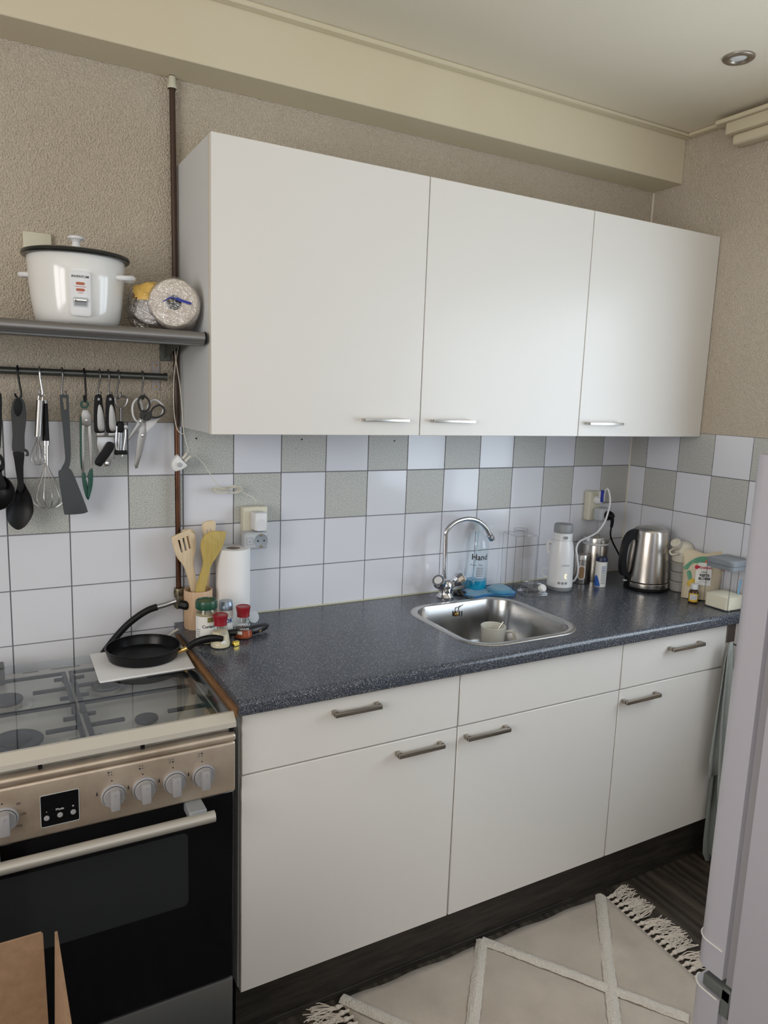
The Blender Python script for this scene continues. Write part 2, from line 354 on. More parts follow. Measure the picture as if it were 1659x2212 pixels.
for i in range(23):
    xa = XL+i*pw; ys = [0.0]; y = -random.uniform(.3, 1.1)
    while y > YR: ys.append(y); y -= 1.25
    ys.append(YR)
    for ya, yb in zip(ys, ys[1:]):
        xb = min(xa+pw-.0015, XR)
        if xb <= xa: continue
        bm = BM(); box(bm, xa, xb, yb+.001, ya, -.003, 0, .0006, 1); make('plank', bm, M['plank'], fl, smooth=False)
# window frames
def window(name, horiz, a0, a1, z0, z1, pos):
    bm = BM(); t = .05
    def b(u0, u1, zz0, zz1, d0=-.02, d1=.02):
        if horiz: box(bm, u0, u1, pos+d0, pos+d1, zz0, zz1, .004, 1)
        else: box(bm, pos+d0, pos+d1, u0, u1, zz0, zz1, .004, 1)
    b(a0, a1, z0, z0+t); b(a0, a1, z1-t, z1); b(a0, a0+t, z0+t, z1-t); b(a1-t, a1, z0+t, z1-t); mid = a0+(a1-a0)*.62; b(mid-.03, mid+.03, z0+t, z1-t)
    o = struct(name, bm, M['whiteplas'])
    bm = BM(); (box(bm, a0+t, a1-t, pos-.003, pos+.003, z0+t, z1-t) if horiz else box(bm, pos-.003, pos+.003, a0+t, a1-t, z0+t, z1-t)); make('pane', bm, M['pane'], o, smooth=False)
window('window_1', False, WY0, WY1, WZ0, WZ1, XR+.06)
window('window_added_left', False, LY0, LY1, LZ0, LZ1, XL-.05)  # invented window, unseen, put in to go with the left fill lamp
window('window_added_rear', True, RX0, RX1, RZ0, RZ1, YR-.05)  # unseen window made up to house the rear fill lamp
# soffit beam and ceiling slats
bm = BM(); box(bm, XL, XR-.0005, -.1315, -.0005, 2.434, ZC, .002, 1); struct('trim_1', bm, M['paint'])
bm = BM(); box(bm, XL, XR-.001, -.160, -.132, 2.588, ZC, .003, 1); struct('trim_2', bm, M['paint'])
bm = BM(); box(bm, XR-.028, XR-.0005, -.90, -.1605, 2.588, ZC, .003, 1); struct('trim_3', bm, M['paint'])
# tiles: one object per tile, shared meshes
g = .0030; TD = .006
def tile_mesh(key, x0, x1, z0, z1):
    if key not in shared:
        bm = BM(); box(bm, x0, x1, 0, TD, z0, z1, .0008, 1)
        for f in bm.faces: f.smooth = False
        bmesh.ops.recalc_face_normals(bm, faces=bm.faces); me = bpy.data.meshes.new('tile'); bm.to_mesh(me); bm.free(); me.materials.append(M[key[0]]); shared[key] = me
    return shared[key]
def tile(parent, key, w_, h_, loc, rz=0):
    me = tile_mesh((key, round(w_, 4), round(h_, 4)), g/2, w_-g/2, g/2, h_-g/2); o = bpy.data.objects.new('tile', me); COL.objects.link(o); o.parent = parent; o.location = loc; o.rotation_euler.z = rz
rows = [(1.372, .1515, 0), (1.220, P, 1), (1.068, P, 2), (.916, P, 3), (.764, P, 4)]
for z0, h_, rk in rows:
    for c in range(-13, 12):
        if rk == 4 and c > 0: continue
        grey = (rk == 0 and c % 2 == 0) or (rk == 1 and c % 2 != 0)
        xo = c*P-(.004 if c < -1 else 0); w_ = P
        if c == -2: w_ = P+.004
        tile(wb, 'tileg' if grey else 'tile', w_, h_, (xo, 0, z0))
    ya = 0.0; wid = [.083, P, P, P, P]
    if rk < 4:
        for k, ww in enumerate(wid):
            grey = (rk == 0 and k % 2 == 0) or (rk == 1 and k % 2 == 1)
            tile(wr, 'tileg' if grey else 'tile', ww, h_, (XR, ya, z0), -PI/2); ya -= ww
for px, py in ((424, 947), (652, 949), (852, 952)):
    p = WY(px, py, 0); bm = BM(); lathe(bm, [(.0001, .0006), (.0028, .0006), (.0028, 0)], seg=12, mtx=Matrix.Translation((p.x, -.0002, p.z)) @ Matrix.Rotation(PI/2, 4, 'X')); make('drill_hole', bm, M['ink'], wb)
bm = BM(); tube(bm, [(.0, -.002, ZT+.0015), (XR, -.002, ZT+.0015)], .003, 8, 0); make('sealant', bm, M['silicone'], wb)
bm = BM(); tube(bm, [(XR-.001, -.001, ZT), (XR-.001, -.001, 2.43)], .0035, 8, 0); make('corner_sealant', bm, M['ivory'], wb)

# ------------------------------------------------------------ wall cabinets
def bar_handle(T, parent, x0, x1, yf, z, m, t=.010, h=.0085, d=.026):
    bm = BM(); box(bm, x0, x1, yf-d, yf-d+t, z-h/2, z+h/2, .0012, 2)
    for xx in (x0+.0, x1-.012): box(bm, xx, xx+.012, yf-d+t*.5, yf, z-h/2, z+h/2, .001, 1)
    return T.add('handle', bm, m, parent)
CB, CT, CY = 1.510, 2.218, -.324
cx = [-.0095, .6015, 1.215, 1.8225]
lab = ['widest-looking left white wall cabinet beside the brown pipe, handle at lower right', 'middle white wall cabinet with bar handle at its lower left', 'right white wall cabinet nearest the corner, handle at lower left']
for i, hx in enumerate(((.412, .552), (.636, .782), (1.244, 1.398))):
    a, b = cx[i], cx[i+1]
    T = Thing('wall_cabinet', lab[i], 'cabinet', ((a+b)/2, -.15, CB), 'wall cabinets above the worktop')
    bm = BM(); t = .016
    box(bm, a+.0005, a+t, CY+.024, -.001, CB+.002, CT-.002); box(bm, b-t, b-.0005, CY+.024, -.001, CB+.002, CT-.002); box(bm, a+t, b-t, CY+.024, -.001, CB+.002, CB+t); box(bm, a+t, b-t, CY+.024, -.001, CT-t, CT-.002); box(bm, a+t, b-t, -.008, -.001, CB+t, CT-t)
    T.add('carcass', bm, M['lamside'], smooth=False)
    bm = BM(); box(bm, a+.001, a+.0035, CY+.0195, CY+.0235, CB+.002, CT-.002); T.add('edge_band', bm, M['lamedge'], smooth=False)
    bm = BM(); box(bm, a+.0012, b-.0012, CY, CY+.018, CB, CT, .0012, 1); d = T.add('door', bm, M['lam'])
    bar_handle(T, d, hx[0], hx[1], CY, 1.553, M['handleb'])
# ------------------------------------------------------------ base cabinets, plinth, worktop
BY, BB, BT, BJ = -.598, .158, .888, .7325
bx = [-.0175, .5955, 1.2125, 1.7135]
lab = ['left white base cabinet beside the stove, drawer over a wide door', 'middle white base cabinet under the sink, plain panel over one door', 'right narrower white base cabinet by the hanging towel, small drawer over door']
hd = [(.212, .342), None, (1.418, 1.572)]; hh = [(.398, .541), (.617, .764), (1.224, 1.380)]
for i in range(3):
    a, b = bx[i], bx[i+1]; T = Thing('base_cabinet', lab[i], 'cabinet', ((a+b)/2, -.3, BB), 'base cabinets under the worktop')
    bm = BM(); t = .016; yf = BY+.021
    box(bm, a+.0005, a+t, yf, -.01, BB, BT-.001); box(bm, b-t, b-.0005, yf, -.01, BB, BT-.001); box(bm, a+t, b-t, yf, -.01, BB, BB+t); box(bm, a+t, b-t, -.02, -.01, BB+t, BT-.001)
    if i != 1: box(bm, a+t, b-t, yf, -.05, BJ-.008, BJ+.008)
    T.add('carcass', bm, M['lamside'], smooth=False)
    bm = BM(); box(bm, a+.002, b-.002, BY, BY+.018, BJ+.002, BT-.002, .0014, 1); dr = T.add('drawer' if i != 1 else 'front_panel', bm, M['lam'])
    bm = BM(); box(bm, a+.002, b-.002, BY, BY+.018, BB, BJ-.002, .0014, 1); d = T.add('door', bm, M['lam'])
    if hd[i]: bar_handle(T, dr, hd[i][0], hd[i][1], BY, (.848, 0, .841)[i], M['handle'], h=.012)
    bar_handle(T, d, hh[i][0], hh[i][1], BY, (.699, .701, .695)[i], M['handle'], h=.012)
bm = BM(); box(bm, bx[3]+.002, XR-.004, BY+.002, BY+.02, BB, BT-.002, .001, 1)
single('filler_panel', 'narrow white filler panel between right base cabinet and the wall', 'panel', bm, M['lam'], (1.77, BY, BB))
bm = BM(); box(bm, -.017, XR-.003, -.563, -.545, .001, BB-.001); box(bm, -.017, XR-.003, -.5665, -.5635, .001, .018, .001, 1)
single('plinth', 'dark wood-grain plinth running along the floor below the base cabinets', 'plinth', bm, M['plinth'], (.9, -.55, 0))
# worktop with the sink cut-out
SX0, SX1, SY0, SY1, SR = .672, 1.105, -.560, -.128, .105
def worktop():
    bm = BM(); x0, x1, y0, y1 = -.0295, XR-.0015, -.612, -.001; z1, z0 = ZT, .891
    hole = rrect(SX0+.008, SX1-.008, SY0+.008, SY1-.008, SR-.008, 8); out = [(x0, y0), (x1, y0), (x1, y1), (x0, y1)]
    def ring(z):
        es = []; L_ = []
        for lp in (out, hole):
            vs = [bm.verts.new((p[0], p[1], z)) for p in lp]; L_.append(vs); es += [bm.edges.new((vs[i], vs[(i+1) % len(vs)])) for i in range(len(vs))]
        bmesh.ops.triangle_fill(bm, edges=es, use_beauty=True, use_dissolve=False); return L_
    A = ring(z1); B = ring(z0)
    for k in (0, 1):
        n = len(A[k])
        for i in range(n):
            if k == 0 and i == 0: continue
            bm.faces.new((A[k][i], A[k][(i+1) % n], B[k][(i+1) % n], B[k][i]))
    prof = []; R1 = .013
    for k in range(7): t = PI/2*k/6; prof.append((y0-R1*math.sin(t), z1-R1+R1*math.cos(t)))
    for k in range(7): t = PI/2*k/6; prof.append((y0-.013+.009*(1-math.cos(t))*.9, z0+.009*(1-math.sin(t))))
    prof.append((y0, z0))
    pv = [[bm.verts.new((x, p[0], p[1])) for p in prof] for x in (x0, x1)]
    for i in range(len(prof)-1): bm.faces.new((pv[0][i], pv[0][i+1], pv[1][i+1], pv[1][i]))
    for s in pv: bm.faces.new(s)
    return bm
single('worktop', 'dark blue-grey speckled worktop with rounded front edge and inset sink', 'worktop', worktop(), M['top'], (.9, -.3, .891), ang=50)
bm = BM(); box(bm, -.0365, -.0302, -.608, -.05, .884, .910)
single('wood_strip', 'thin raw brown wood strip along the worktop edge beside the stove', 'wood strip', bm, M['rawwood'], (-.033, -.3, .884), smooth=False)

# ------------------------------------------------------------ sink and what belongs to it
T = Thing('sink', 'square stainless steel sink with rounded corners inset in the worktop', 'sink', (.888, -.345, .78))
def ringz(bm, levels):
    R_ = []
    for x0, x1, y0, y1, r, z in levels: R_.append([bm.verts.new((p[0], p[1], z)) for p in rrect(x0, x1, y0, y1, r, 10)])
    for a, b in zip(R_, R_[1:]):
        for i in range(len(a)): j = (i+1) % len(a); bm.faces.new((a[i], a[j], b[j], b[i]))
    return R_
def L(k, z, r=None): return (SX0+k, SX1-k, SY0+k, SY1-k, (SR-k if r is None else r), z)
bm = BM(); R_ = ringz(bm, [L(0, ZT+.0002), L(.002, ZT+.0025), L(.008, ZT+.0035), L(.020, ZT+.0025), L(.023, ZT+.001)]); T.add('rim', bm, M['steel'], ang=70)
bm = BM(); R_ = ringz(bm, [L(.023, ZT+.001), L(.026, ZT-.006), L(.031, .86), L(.038, .80), L(.050, .782, .07), L(.075, .7765, .05), L(.15, .774, .03)]); bm.faces.new(R_[-1]); T.add('bowl', bm, M['sinksteel'], ang=60)
bm = BM(); lathe(bm, [(.0, .777), (.030, .777), (.040, .7775), (.043, .7755)], (.888, -.345, 0), 28); T.add('drain', bm, M['chrome'])
for px in (979, 985, 993, 998):
    p = WY(px, 1326, SY1-.030); bm = BM(); box(bm, p.x-.0018, p.x+.0018, SY1-.0305, SY1-.026, p.z-.010, p.z+.010, .0015, 2); T.add('overflow_slot', bm, M['ink'])
T = Thing('sink_plug', 'black sink plug lying behind the tap with its ball chain into the sink', 'sink plug', (.965, -.078, ZT))
pc = WZ(993, 1284, ZT); bm = BM(); lathe(bm, [(0, 0), (.020, 0), (.024, .004), (.022, .010), (.008, .011), (.006, .018), (0, .018)], (pc.x, pc.y, ZT+.0002), 24); T.add('plug', bm, M['black'])
pe = WY(987, 1327, SY1-.036); ch = spline([(pc.x, pc.y, ZT+.018), (pc.x-.012, -.11, ZT+.006), (pc.x+.008, -.131, ZT+.007), (pe.x+.012, SY1-.032, ZT-.012), (pe.x+.006, SY1-.036, pe.z+.02), (pe.x, SY1-.038, pe.z)], 8)
bm = BM(); tube(bm, ch, .0010, 6, 0)
for p in ch[::1]: bmesh.ops.create_icosphere(bm, subdivisions=1, radius=.0021, matrix=Matrix.Translation(p))
T.add('chain', bm, M['oldbrass'])
bm = BM(); lathe(bm, [(0, .010), (.006, .008), (.008, 0), (.0, 0)], seg=16, mtx=Matrix.Translation((pe.x, SY1-.0305, pe.z)) @ Matrix.Rotation(PI/2, 4, 'X')); T.add('chain_button', bm, M['brass'])
# tap
fx, fy = .893, -.072
T = Thing('kitchen_tap', 'chrome two-handled kitchen tap with tall swan-neck spout behind the sink', 'tap', (fx, fy, ZT))
bm = BM(); lathe(bm, [(0, 0), (.030, 0), (.031, .004), (.025, .012), (.022, .02), (.026, .034), (.027, .048), (.020, .060), (.012, .066), (0, .066)], (fx, fy, ZT), 32); T.add('body', bm, M['chrome'])
def WYl(l, y): return [WY(a, b, y) for a, b in l]
sp = [Vector((fx-.004, fy, ZT+.06)), Vector((fx-.006, fy, 1.0)), Vector((fx-.010, fy, 1.08)), Vector((fx-.011, fy, 1.135))]+[Vector((p.x, fy, p.z)) for p in WYl([(968, 1150), (979, 1136), (995, 1126), (1017, 1122), (1038, 1127), (1054, 1141), (1063, 1158)], -.085)]
bm = BM(); tube(bm, sp, .0085, 14, 6); T.add('spout', bm, M['chrome'], ang=60)
q = sp[-1]; dn = (sp[-1]-sp[-2]).normalized(); bm = BM(); lathe(bm, [(.008, 0), (.0125, .002), (.0125, .02), (.010, .024), (0, .024)], seg=20, mtx=Matrix.Translation(q-dn*.004) @ dn.to_track_quat('Z', 'Y').to_matrix().to_4x4()); T.add('aerator', bm, M['chrome'])
for sx, lbl in ((-1, None), (1, None)):
    ax = Vector((.62*sx, -.42 if sx < 0 else -.30, .55)).normalized(); o0 = Vector((fx+.012*sx, fy-.004, ZT+.036)); mt = Matrix.Translation(o0) @ ax.to_track_quat('Z', 'Y').to_matrix().to_4x4()
    bm = BM(); prof = [(.010, 0), (.012, .020), (.019, .034), (.0235, .042), (.0235, .060), (.021, .064), (0, .065)]
    lathe(bm, prof, seg=12, mtx=mt); h_ = T.add('handle', bm, M['chrome'], ang=20)
    bm = BM(); lathe(bm, [(.0, .0665), (.013, .066), (.014, .0645)], seg=20, mtx=mt); T.add('handle_cap', bm, M['whiteplas'], h_)

# ------------------------------------------------------------ things round the sink
c = stand(1066, 1391, .037, .777); c = Vector((.80, -.445, .777))
T = Thing('mug', 'cream mug standing in the sink with a spoon in it', 'mug', c)
mg = WZ(1066, 1350, .877)
c = Vector((mg.x, mg.y, .777)); T.loc = c; T.o.location = c
bm = BM(); lathe(bm, [(0, 0), (.031, 0), (.0345, .003), (.0425, .098), (.0412, .099), (.0398, .098), (.032, .008), (0, .007)], c, 32); T.add('body', bm, M['ceramic'])
e = Vector((.85, -.5, 0)).normalized(); bm = BM(); tube(bm, [c+e*.039+Vector((0, 0, .078)), c+e*.063+Vector((0, 0, .08)), c+e*.073+Vector((0, 0, .06)), c+e*.068+Vector((0, 0, .03)), c+e*.036+Vector((0, 0, .018))], .0048, 10, 6); T.add('handle', bm, M['ceramic'])
bm = BM(); lathe(bm, [(0, .05), (.0350, .05)], c, 24); T.add('dregs', bm, M['herbs'])
bm = BM(); tube(bm, [c+Vector((-.012, .004, .012)), c+Vector((.012, -.002, .07)), c+Vector((.034, -.010, .109))], lambda t: .0022+.003*max(0, t-.7), 8, 6, flat=.5)
single('teaspoon', 'steel teaspoon leaning inside the cream mug', 'spoon', bm, M['steel'], c+Vector((0, 0, .01)))

c = stand(1026, 1279, .040)
T = Thing('soap_bottle', 'clear plastic hand soap bottle with pump and blue soap at the bottom', 'soap bottle', c)
bm = BM(); lathe(bm, [(0, .002), (.036, .001), (.040, .006), (.040, .172), (.036, .192), (.026, .206), (.015, .212), (.014, .224)], c, 32); T.add('bottle', bm, M['clearb'])
bm = BM(); lathe(bm, [(0, .004), (.035, .004), (.0385, .008), (.0385, .040), (0, .040)], c, 32); T.add('soap', bm, M['liquid'])
bm = BM(); lathe(bm, [(.0155, .218), (.0155, .245), (.013, .247), (.006, .248), (.006, .262), (0, .262)], c, 24); pm = T.add('pump', bm, mat('pale_pump', (.55, .63, .68), .25))
bm = BM(); box(bm, -.010, .010, -.012, .030, .258, .266, .003, 2, mtx=Matrix.Translation(c)); T.add('nozzle', bm, M['clear'], pm)
bm = BM(); tube(bm, [c+Vector((0, 0, .215)), c+Vector((-.004, 0, .12)), c+Vector((-.018, 0, .02))], .0024, 8, 6); T.add('dip_tube', bm, mat('pale_tube', (.5, .66, .75), .3))
bm = text_bm('Hand', .030, front_frame(c, .0405, ZT+.128, .30), bend=.0405, bold=.0006); T.add('lettering', bm, M['ink'], smooth=False)
bm = text_bm('Aroma   Calm', .0085, front_frame(c, .0405, ZT+.1), bend=.0405); T.add('lettering', bm, M['ink'], smooth=False)
bm = BM(); wrap(bm, c, .0408, ZT+.052, ZT+.094, -.05, .75, n=8); lb = T.add('sticker', bm, mat('pale_sticker', (.55, .62, .72), .5), smooth=True)
for k in range(6): bm = BM(); wrap(bm, c, .0412, ZT+.058+k*.006, ZT+.0605+k*.006, .02, .68, n=6); T.add('print_line', bm, M['greyink'], lb)

def cloth_sheet(name, label, cat, pts, z, m, me, h=.006):
    T = Thing(name, label, cat, (pts[0][0], pts[0][1], z)); bm = BM(); o = spline([(p[0], p[1], 0) for p in pts], 5, True)
    cen = sum(o, Vector())/len(o); rings = []
    for s, zz in ((1, .0006), (1.01, h*.6), (.985, h), (.7, h*1.3), (.4, h*1.0), (.15, h*1.4)):
        rings.append([bm.verts.new((cen.x+(p.x-cen.x)*s, cen.y+(p.y-cen.y)*s, z+zz+(.002*math.sin(p.x*90+p.y*60)*(s < .99)*(s > .2)))) for p in o])
    for a, b in zip(rings, rings[1:]):
        for i in range(len(a)): j = (i+1) % len(a); bm.faces.new((a[i], a[j], b[j], b[i]))
    bm.faces.new(rings[-1]); bm.faces.new(rings[0][::-1]); T.add('fabric', bm, m, ang=80)
    bm = BM(); tube(bm, [(p.x+(p.x-cen.x)*.01, p.y+(p.y-cen.y)*.01, z+h*.9) for p in o[::3]], .0022, 6, 3, True); T.add('hem', bm, me, ang=80); return T
cp = [WZ(a, b, ZT+.006) for a, b in ((996, 1278), (1020, 1290), (1060, 1284), (1108, 1284), (1110, 1274), (1090, 1266), (1076, 1262), (1050, 1266), (1020, 1268))]
T = cloth_sheet('cleaning_cloth', 'crumpled blue microfibre cloth lying behind the sink under the soap bottle', 'cloth', [(p.x, min(p.y, -.012)) for p in cp], ZT, M['cloth'], M['clothedge'], .007)
cp2 = [WZ(a, b, ZT+.016) for a, b in ((1052, 1268), (1075, 1279), (1104, 1276), (1096, 1266), (1076, 1260))]
bm = BM(); o = spline([(p.x, min(p.y, -.02), 0) for p in cp2], 5, True); cen = sum(o, Vector())/len(o)
rr = [[bm.verts.new((cen.x+(p.x-cen.x)*s, cen.y+(p.y-cen.y)*s, ZT+zz)) for p in o] for s, zz in ((1, .009), (1.02, .014), (.9, .018), (.4, .017))]
for a, b in zip(rr, rr[1:]):
    for i in range(len(a)): j = (i+1) % len(a); bm.faces.new((a[i], a[j], b[j], b[i]))
bm.faces.new(rr[-1]); T.add('folded_corner', bm, M['cloth'], ang=80)

# tall clear bottle (square) and the clear box with a white cap
jc = Vector((1.222, -.062, ZT))
T = Thing('clear_jug', 'tall square empty clear plastic container with round neck against the tiles', 'container', jc)
Rj = Matrix.Translation(jc) @ Matrix.Rotation(math.radians(-8), 4, 'Z')
def sqloft(bm, lv, mtx, cap0=True, cap1=False, n=4):
    R_ = [[bm.verts.new(mtx @ Vector((p[0], p[1], z))) for p in rrect(-a, a, -b, b, r, n)] for a, b, r, z in lv]
    for a, b in zip(R_, R_[1:]):
        for i in range(len(a)): j = (i+1) % len(a); bm.faces.new((a[i], a[j], b[j], b[i]))
    if cap0: bm.faces.new(R_[0][::-1])
    if cap1: bm.faces.new(R_[-1])
    return bm
bm = BM(); sqloft(bm, [(.044, .044, .006, .001), (.046, .046, .006, .004), (.046, .046, .006, .202), (.043, .043, .006, .206), (.026, .026, .0255, .207)], Rj); lathe(bm, [(.0258, .207), (.0255, .223)], mtx=Rj, seg=24); T.add('body', bm, M['clear'], ang=30)
bm = BM()
for sx in (-1, 1):
    for sy in (-1, 1): tube(bm, [Rj @ Vector((sx*.0455, sy*.0455, .004)), Rj @ Vector((sx*.0455, sy*.0455, .203))], .0012, 6, 0)
tube(bm, [Rj @ Vector((p[0], p[1], .204)) for p in rrect(-.045, .045, -.045, .045, .006, 3)], .0011, 6, 0, True); T.add('corner_ribs', bm, clear('clear_rib', (.8, .82, .86), .05, 1.5, .12))
bm = BM(); tube(bm, [Rj @ Vector((.0255*math.cos(t), .0255*math.sin(t), .222)) for t in [2*PI*k/20 for k in range(20)]], .0017, 6, 0, True); tube(bm, [Rj @ Vector((.0262*math.cos(t), .0262*math.sin(t), .211)) for t in [2*PI*k/20 for k in range(20)]], .001, 6, 0, True); T.add('neck_rim', bm, clear('clear_rim', (.85, .87, .9), .05, 1.5, .15))
bc = Vector((1.222, -.150, ZT))
T = Thing('clear_lid_box', 'small clear plastic tapered lid with a white cap lying beside the sink', 'container', bc)
Rb = Matrix.Translation(bc) @ Matrix.Rotation(math.radians(-14), 4, 'Z')
bm = BM(); sqloft(bm, [(.044, .036, .004, .0005), (.044, .036, .004, .006), (.040, .032, .004, .008), (.026, .020, .004, .038), (.024, .018, .004, .040)], Rb, cap1=True); T.add('shell', bm, M['clear'], ang=25)
bm = BM()
for a, b, z in ((.044, .036, .002), (.044, .036, .007), (.025, .019, .040)): tube(bm, [Rb @ Vector((p[0], p[1], z)) for p in rrect(-a, a, -b, b, .004, 3)], .0010, 6, 0, True)
for sx in (-1, 1):
    for sy in (-1, 1): tube(bm, [Rb @ Vector((sx*.039, sy*.031, .008)), Rb @ Vector((sx*.025, sy*.019, .040))], .001, 6, 0)
T.add('ribs', bm, clear('lid_rib', (.9, .91, .93), .10, 1.5, .35))
bm = BM(); tt = Rb @ Matrix.Translation((.022, -.022, .022)) @ Matrix.Rotation(math.radians(55), 4, Vector((1, .3, 0))); lathe(bm, [(0, .014), (.0125, .014), (.014, .012), (.014, 0), (0, 0)], mtx=tt, seg=24); T.add('cap', bm, M['white'], label='small white screw cap')

# bottle warmer
c = stand(1207, 1278, .047)
T = Thing('bottle_warmer', 'white bottle-shaped warmer with grey lid and grey foot, right of sink', 'bottle warmer', c)
bm = BM(); lathe(bm, [(.0475, .015), (.047, .030), (.0455, .09), (.044, .14), (.040, .168), (.0355, .185), (.0345, .192), (.0345, .2145), (0, .2145)], c, 40); T.add('body', bm, M['whiteplas'])
bm = BM(); lathe(bm, [(0, .0), (.044, 0), (.0465, .003), (.0475, .015), (0, .015)], c, 40); T.add('foot', bm, M['midgrey'])
bm = BM(); lathe(bm, [(0, .215), (.034, .215), (.0348, .218), (.0343, .242), (.032, .2465), (0, .247)], c, 40); T.add('lid', bm, M['midgrey'])
bm = BM(); lathe(bm, [(.0356, .1875), (.0352, .1885)], c, 40); T.add('seam', bm, M['greyink'])
ff = front_frame(c, .0350, ZT+.2, .30); bm = BM(); prism(bm, rrect(-.0085, .0085, -.0055, .0055, .0054, 5), .0015, ff); T.add('button', bm, M['midgrey'])
bm = text_bm('LUVION', .0085, front_frame(c, .0462, ZT+.098, .40), bend=.046, depth=.0005); T.add('lettering', bm, M['greyink'], smooth=False)
bm = BM(); ff = front_frame(c, .0472, ZT+.058, .45)
tube(bm, [ff @ Vector((.004*math.cos(t)+.001, .0075*math.sin(t), .001)) for t in [math.radians(60+240*k/8) for k in range(9)]], .0011, 6, 0); T.add('lit_symbol', bm, M['led'], label='glowing orange-white power symbol')
for k, tn in enumerate((-.05, .22, .50)): ff = front_frame(c, .0472, ZT+.032, tn); bm = BM(); prism(bm, ell(0, 0, .005, .005, 16), .0008, ff); T.add('button', bm, M['midgrey'])
n = to_cam(c); sd = Vector((-n.y, n.x, 0)); sdl = -sd if (-sd).dot(Vector((MC @ Vector((1, 0, 0))))) < 0 else sd
bm = BM(); tube(bm, [c+sdl*.036+Vector((0, 0, .172)), c+sdl*.050+Vector((0, 0, .176)), c+sdl*.052+Vector((0, 0, .15)), c+sdl*.043+Vector((0, 0, .128))], .006, 8, 5); T.add('rear_grip', bm, M['whiteplas'])
bm = BM(); tube(bm, [c+sdl*.045+Vector((0, 0, .068)), c+sdl*.062+Vector((0, 0, .072)), c+sdl*.066+Vector((0, 0, .056)), c+sdl*.058+Vector((0, 0, .042)), c+sdl*.046+Vector((0, 0, .040))], .003, 8, 5); T.add('cord_loop', bm, M['whiteplas'])

# canisters
c = stand(1252, 1262, .025)
T = Thing('small_canister', 'small steel canister with oval window showing brown contents, behind the warmer', 'canister', c)
bm = BM(); lathe(bm, [(0, .001), (.026, .001), (.027, .004), (.027, .092), (0, .092)], c, 32); T.add('body', bm, M['steelv'])
bm = BM(); lathe(bm, [(0, .093), (.0275, .093), (.0275, .112), (.026, .114), (0, .114)], c, 32); T.add('lid', bm, M['steel'])
ff = front_frame(c, .0262, ZT+.046, .12); bm = BM(); prism(bm, rrect(-.0135, .0135, -.028, .028, .013, 6), .0016, ff); wd = T.add('window', bm, M['whiteplas'])
bm = BM(); prism(bm, rrect(-.0105, .0105, -.024, .024, .010, 6), .0024, ff); T.add('contents', bm, mat('brown_sugar', (.34, .20, .10), .8), wd)
c = stand(1280, 1257, .051); c.y = min(c.y, -.056)
T = Thing('large_canister', 'larger steel storage canister with lid standing against the tiled wall', 'canister', c)
bm = BM(); lathe(bm, [(0, .001), (.049, .001), (.050, .005), (.050, .140), (.049, .143), (0, .143)], c, 40); T.add('body', bm, M['steelv'])
bm = BM(); lathe(bm, [(.0506, .144), (.0515, .146), (.0515, .150), (.0505, .151)], c, 40); T.add('seal', bm, M['whiteplas'])
bm = BM(); lathe(bm, [(0, .151), (.0505, .151), (.0505, .170), (.049, .173), (.02, .1745), (0, .1745)], c, 40); T.add('lid', bm, M['steel'])
bm = BM(); lathe(bm, [(0, .174), (.010, .174), (.013, .181), (0, .183)], c, 20); T.add('knob', bm, M['steel'])
c = stand(1295, 1269, .0215)
T = Thing('salt_shaker', 'blue and white cylindrical salt shaker with dark lid before the canisters', 'salt shaker', c)
bm = BM(); lathe(bm, [(0, .001), (.0212, .001), (.0215, .003), (.0215, .098), (0, .098)], c, 32); bd = T.add('body', bm, M['label'])
bm = BM(); lathe(bm, [(0, .099), (.0222, .099), (.0222, .110), (.019, .115), (0, .116)], c, 32); T.add('lid', bm, M['navy'])
bm = BM(); tube(bm, [c+Vector((-.012, .004, .114)), c+Vector((-.006, .006, .126)), c+Vector((.006, .004, .126)), c+Vector((.012, 0, .114))], .0012, 6, 4); T.add('flip_cap', bm, M['clear'])
bm = BM(); a0 = 0
nn = to_cam(c); b0 = math.atan2(nn.y, nn.x); cols = []
for i in range(17):
    a = -1.35+1.35*i/16; h_ = .012+.034*max(0, math.sin((i/16)*PI*.9+.35)) ; cols.append([bm.verts.new((c.x+.0219*math.cos(b0+a), c.y+.0219*math.sin(b0+a), ZT+zz)) for zz in (.003, h_)])
for a, b in zip(cols, cols[1:]): bm.faces.new((a[0], b[0], b[1], a[1]))
T.add('wave_print', bm, M['blue'], bd)
for k in range(11): bm = BM(); wrap(bm, c, .0218, ZT+.014+k*.0065, ZT+.0165+k*.0065, .1, .85, n=5); T.add('print_line', bm, M['blueink'] if k > 6 else M['greyink'], bd)

# kettle
c = stand(1393, 1281, .080)
T = Thing('kettle', 'brushed steel electric kettle with black side handle in the corner', 'kettle', c)
bm = BM(); lathe(bm, [(0, .0), (.079, 0), (.081, .003), (.081, .009), (.078, .012), (0, .012)], c, 48); T.add('base_plate', bm, M['black'])
bm = BM(); lathe(bm, [(.0795, .0135), (.0800, .015), (.0795, .030), (.078, .0315)], c, 48); T.add('lower_band', bm, M['steelv'])
bm = BM(); lathe(bm, [(.078, .0125), (.0765, .0335), (.0775, .035)], c, 48); T.add('seam', bm, M['black'])
bm = BM(); lathe(bm, [(.0775, .035), (.0765, .06), (.0725, .12), (.067, .18), (.063, .218), (.0615, .224)], c, 48); T.add('body', bm, M['steelv'])
bm = BM(); lathe(bm, [(.0615, .2235), (.0605, .227), (.054, .234), (.03, .239), (0, .2405)], c, 40); T.add('lid', bm, M['steel'])
lf = Vector((-.92, .30, 0)).normalized(); lf = (MC @ Vector((-1, 0, 0))); lf.z = 0; lf.normalize(); lf = (lf*.97+to_cam(c)*.25).normalized()
U = lambda r, z: c+lf*r+Vector((0, 0, z))
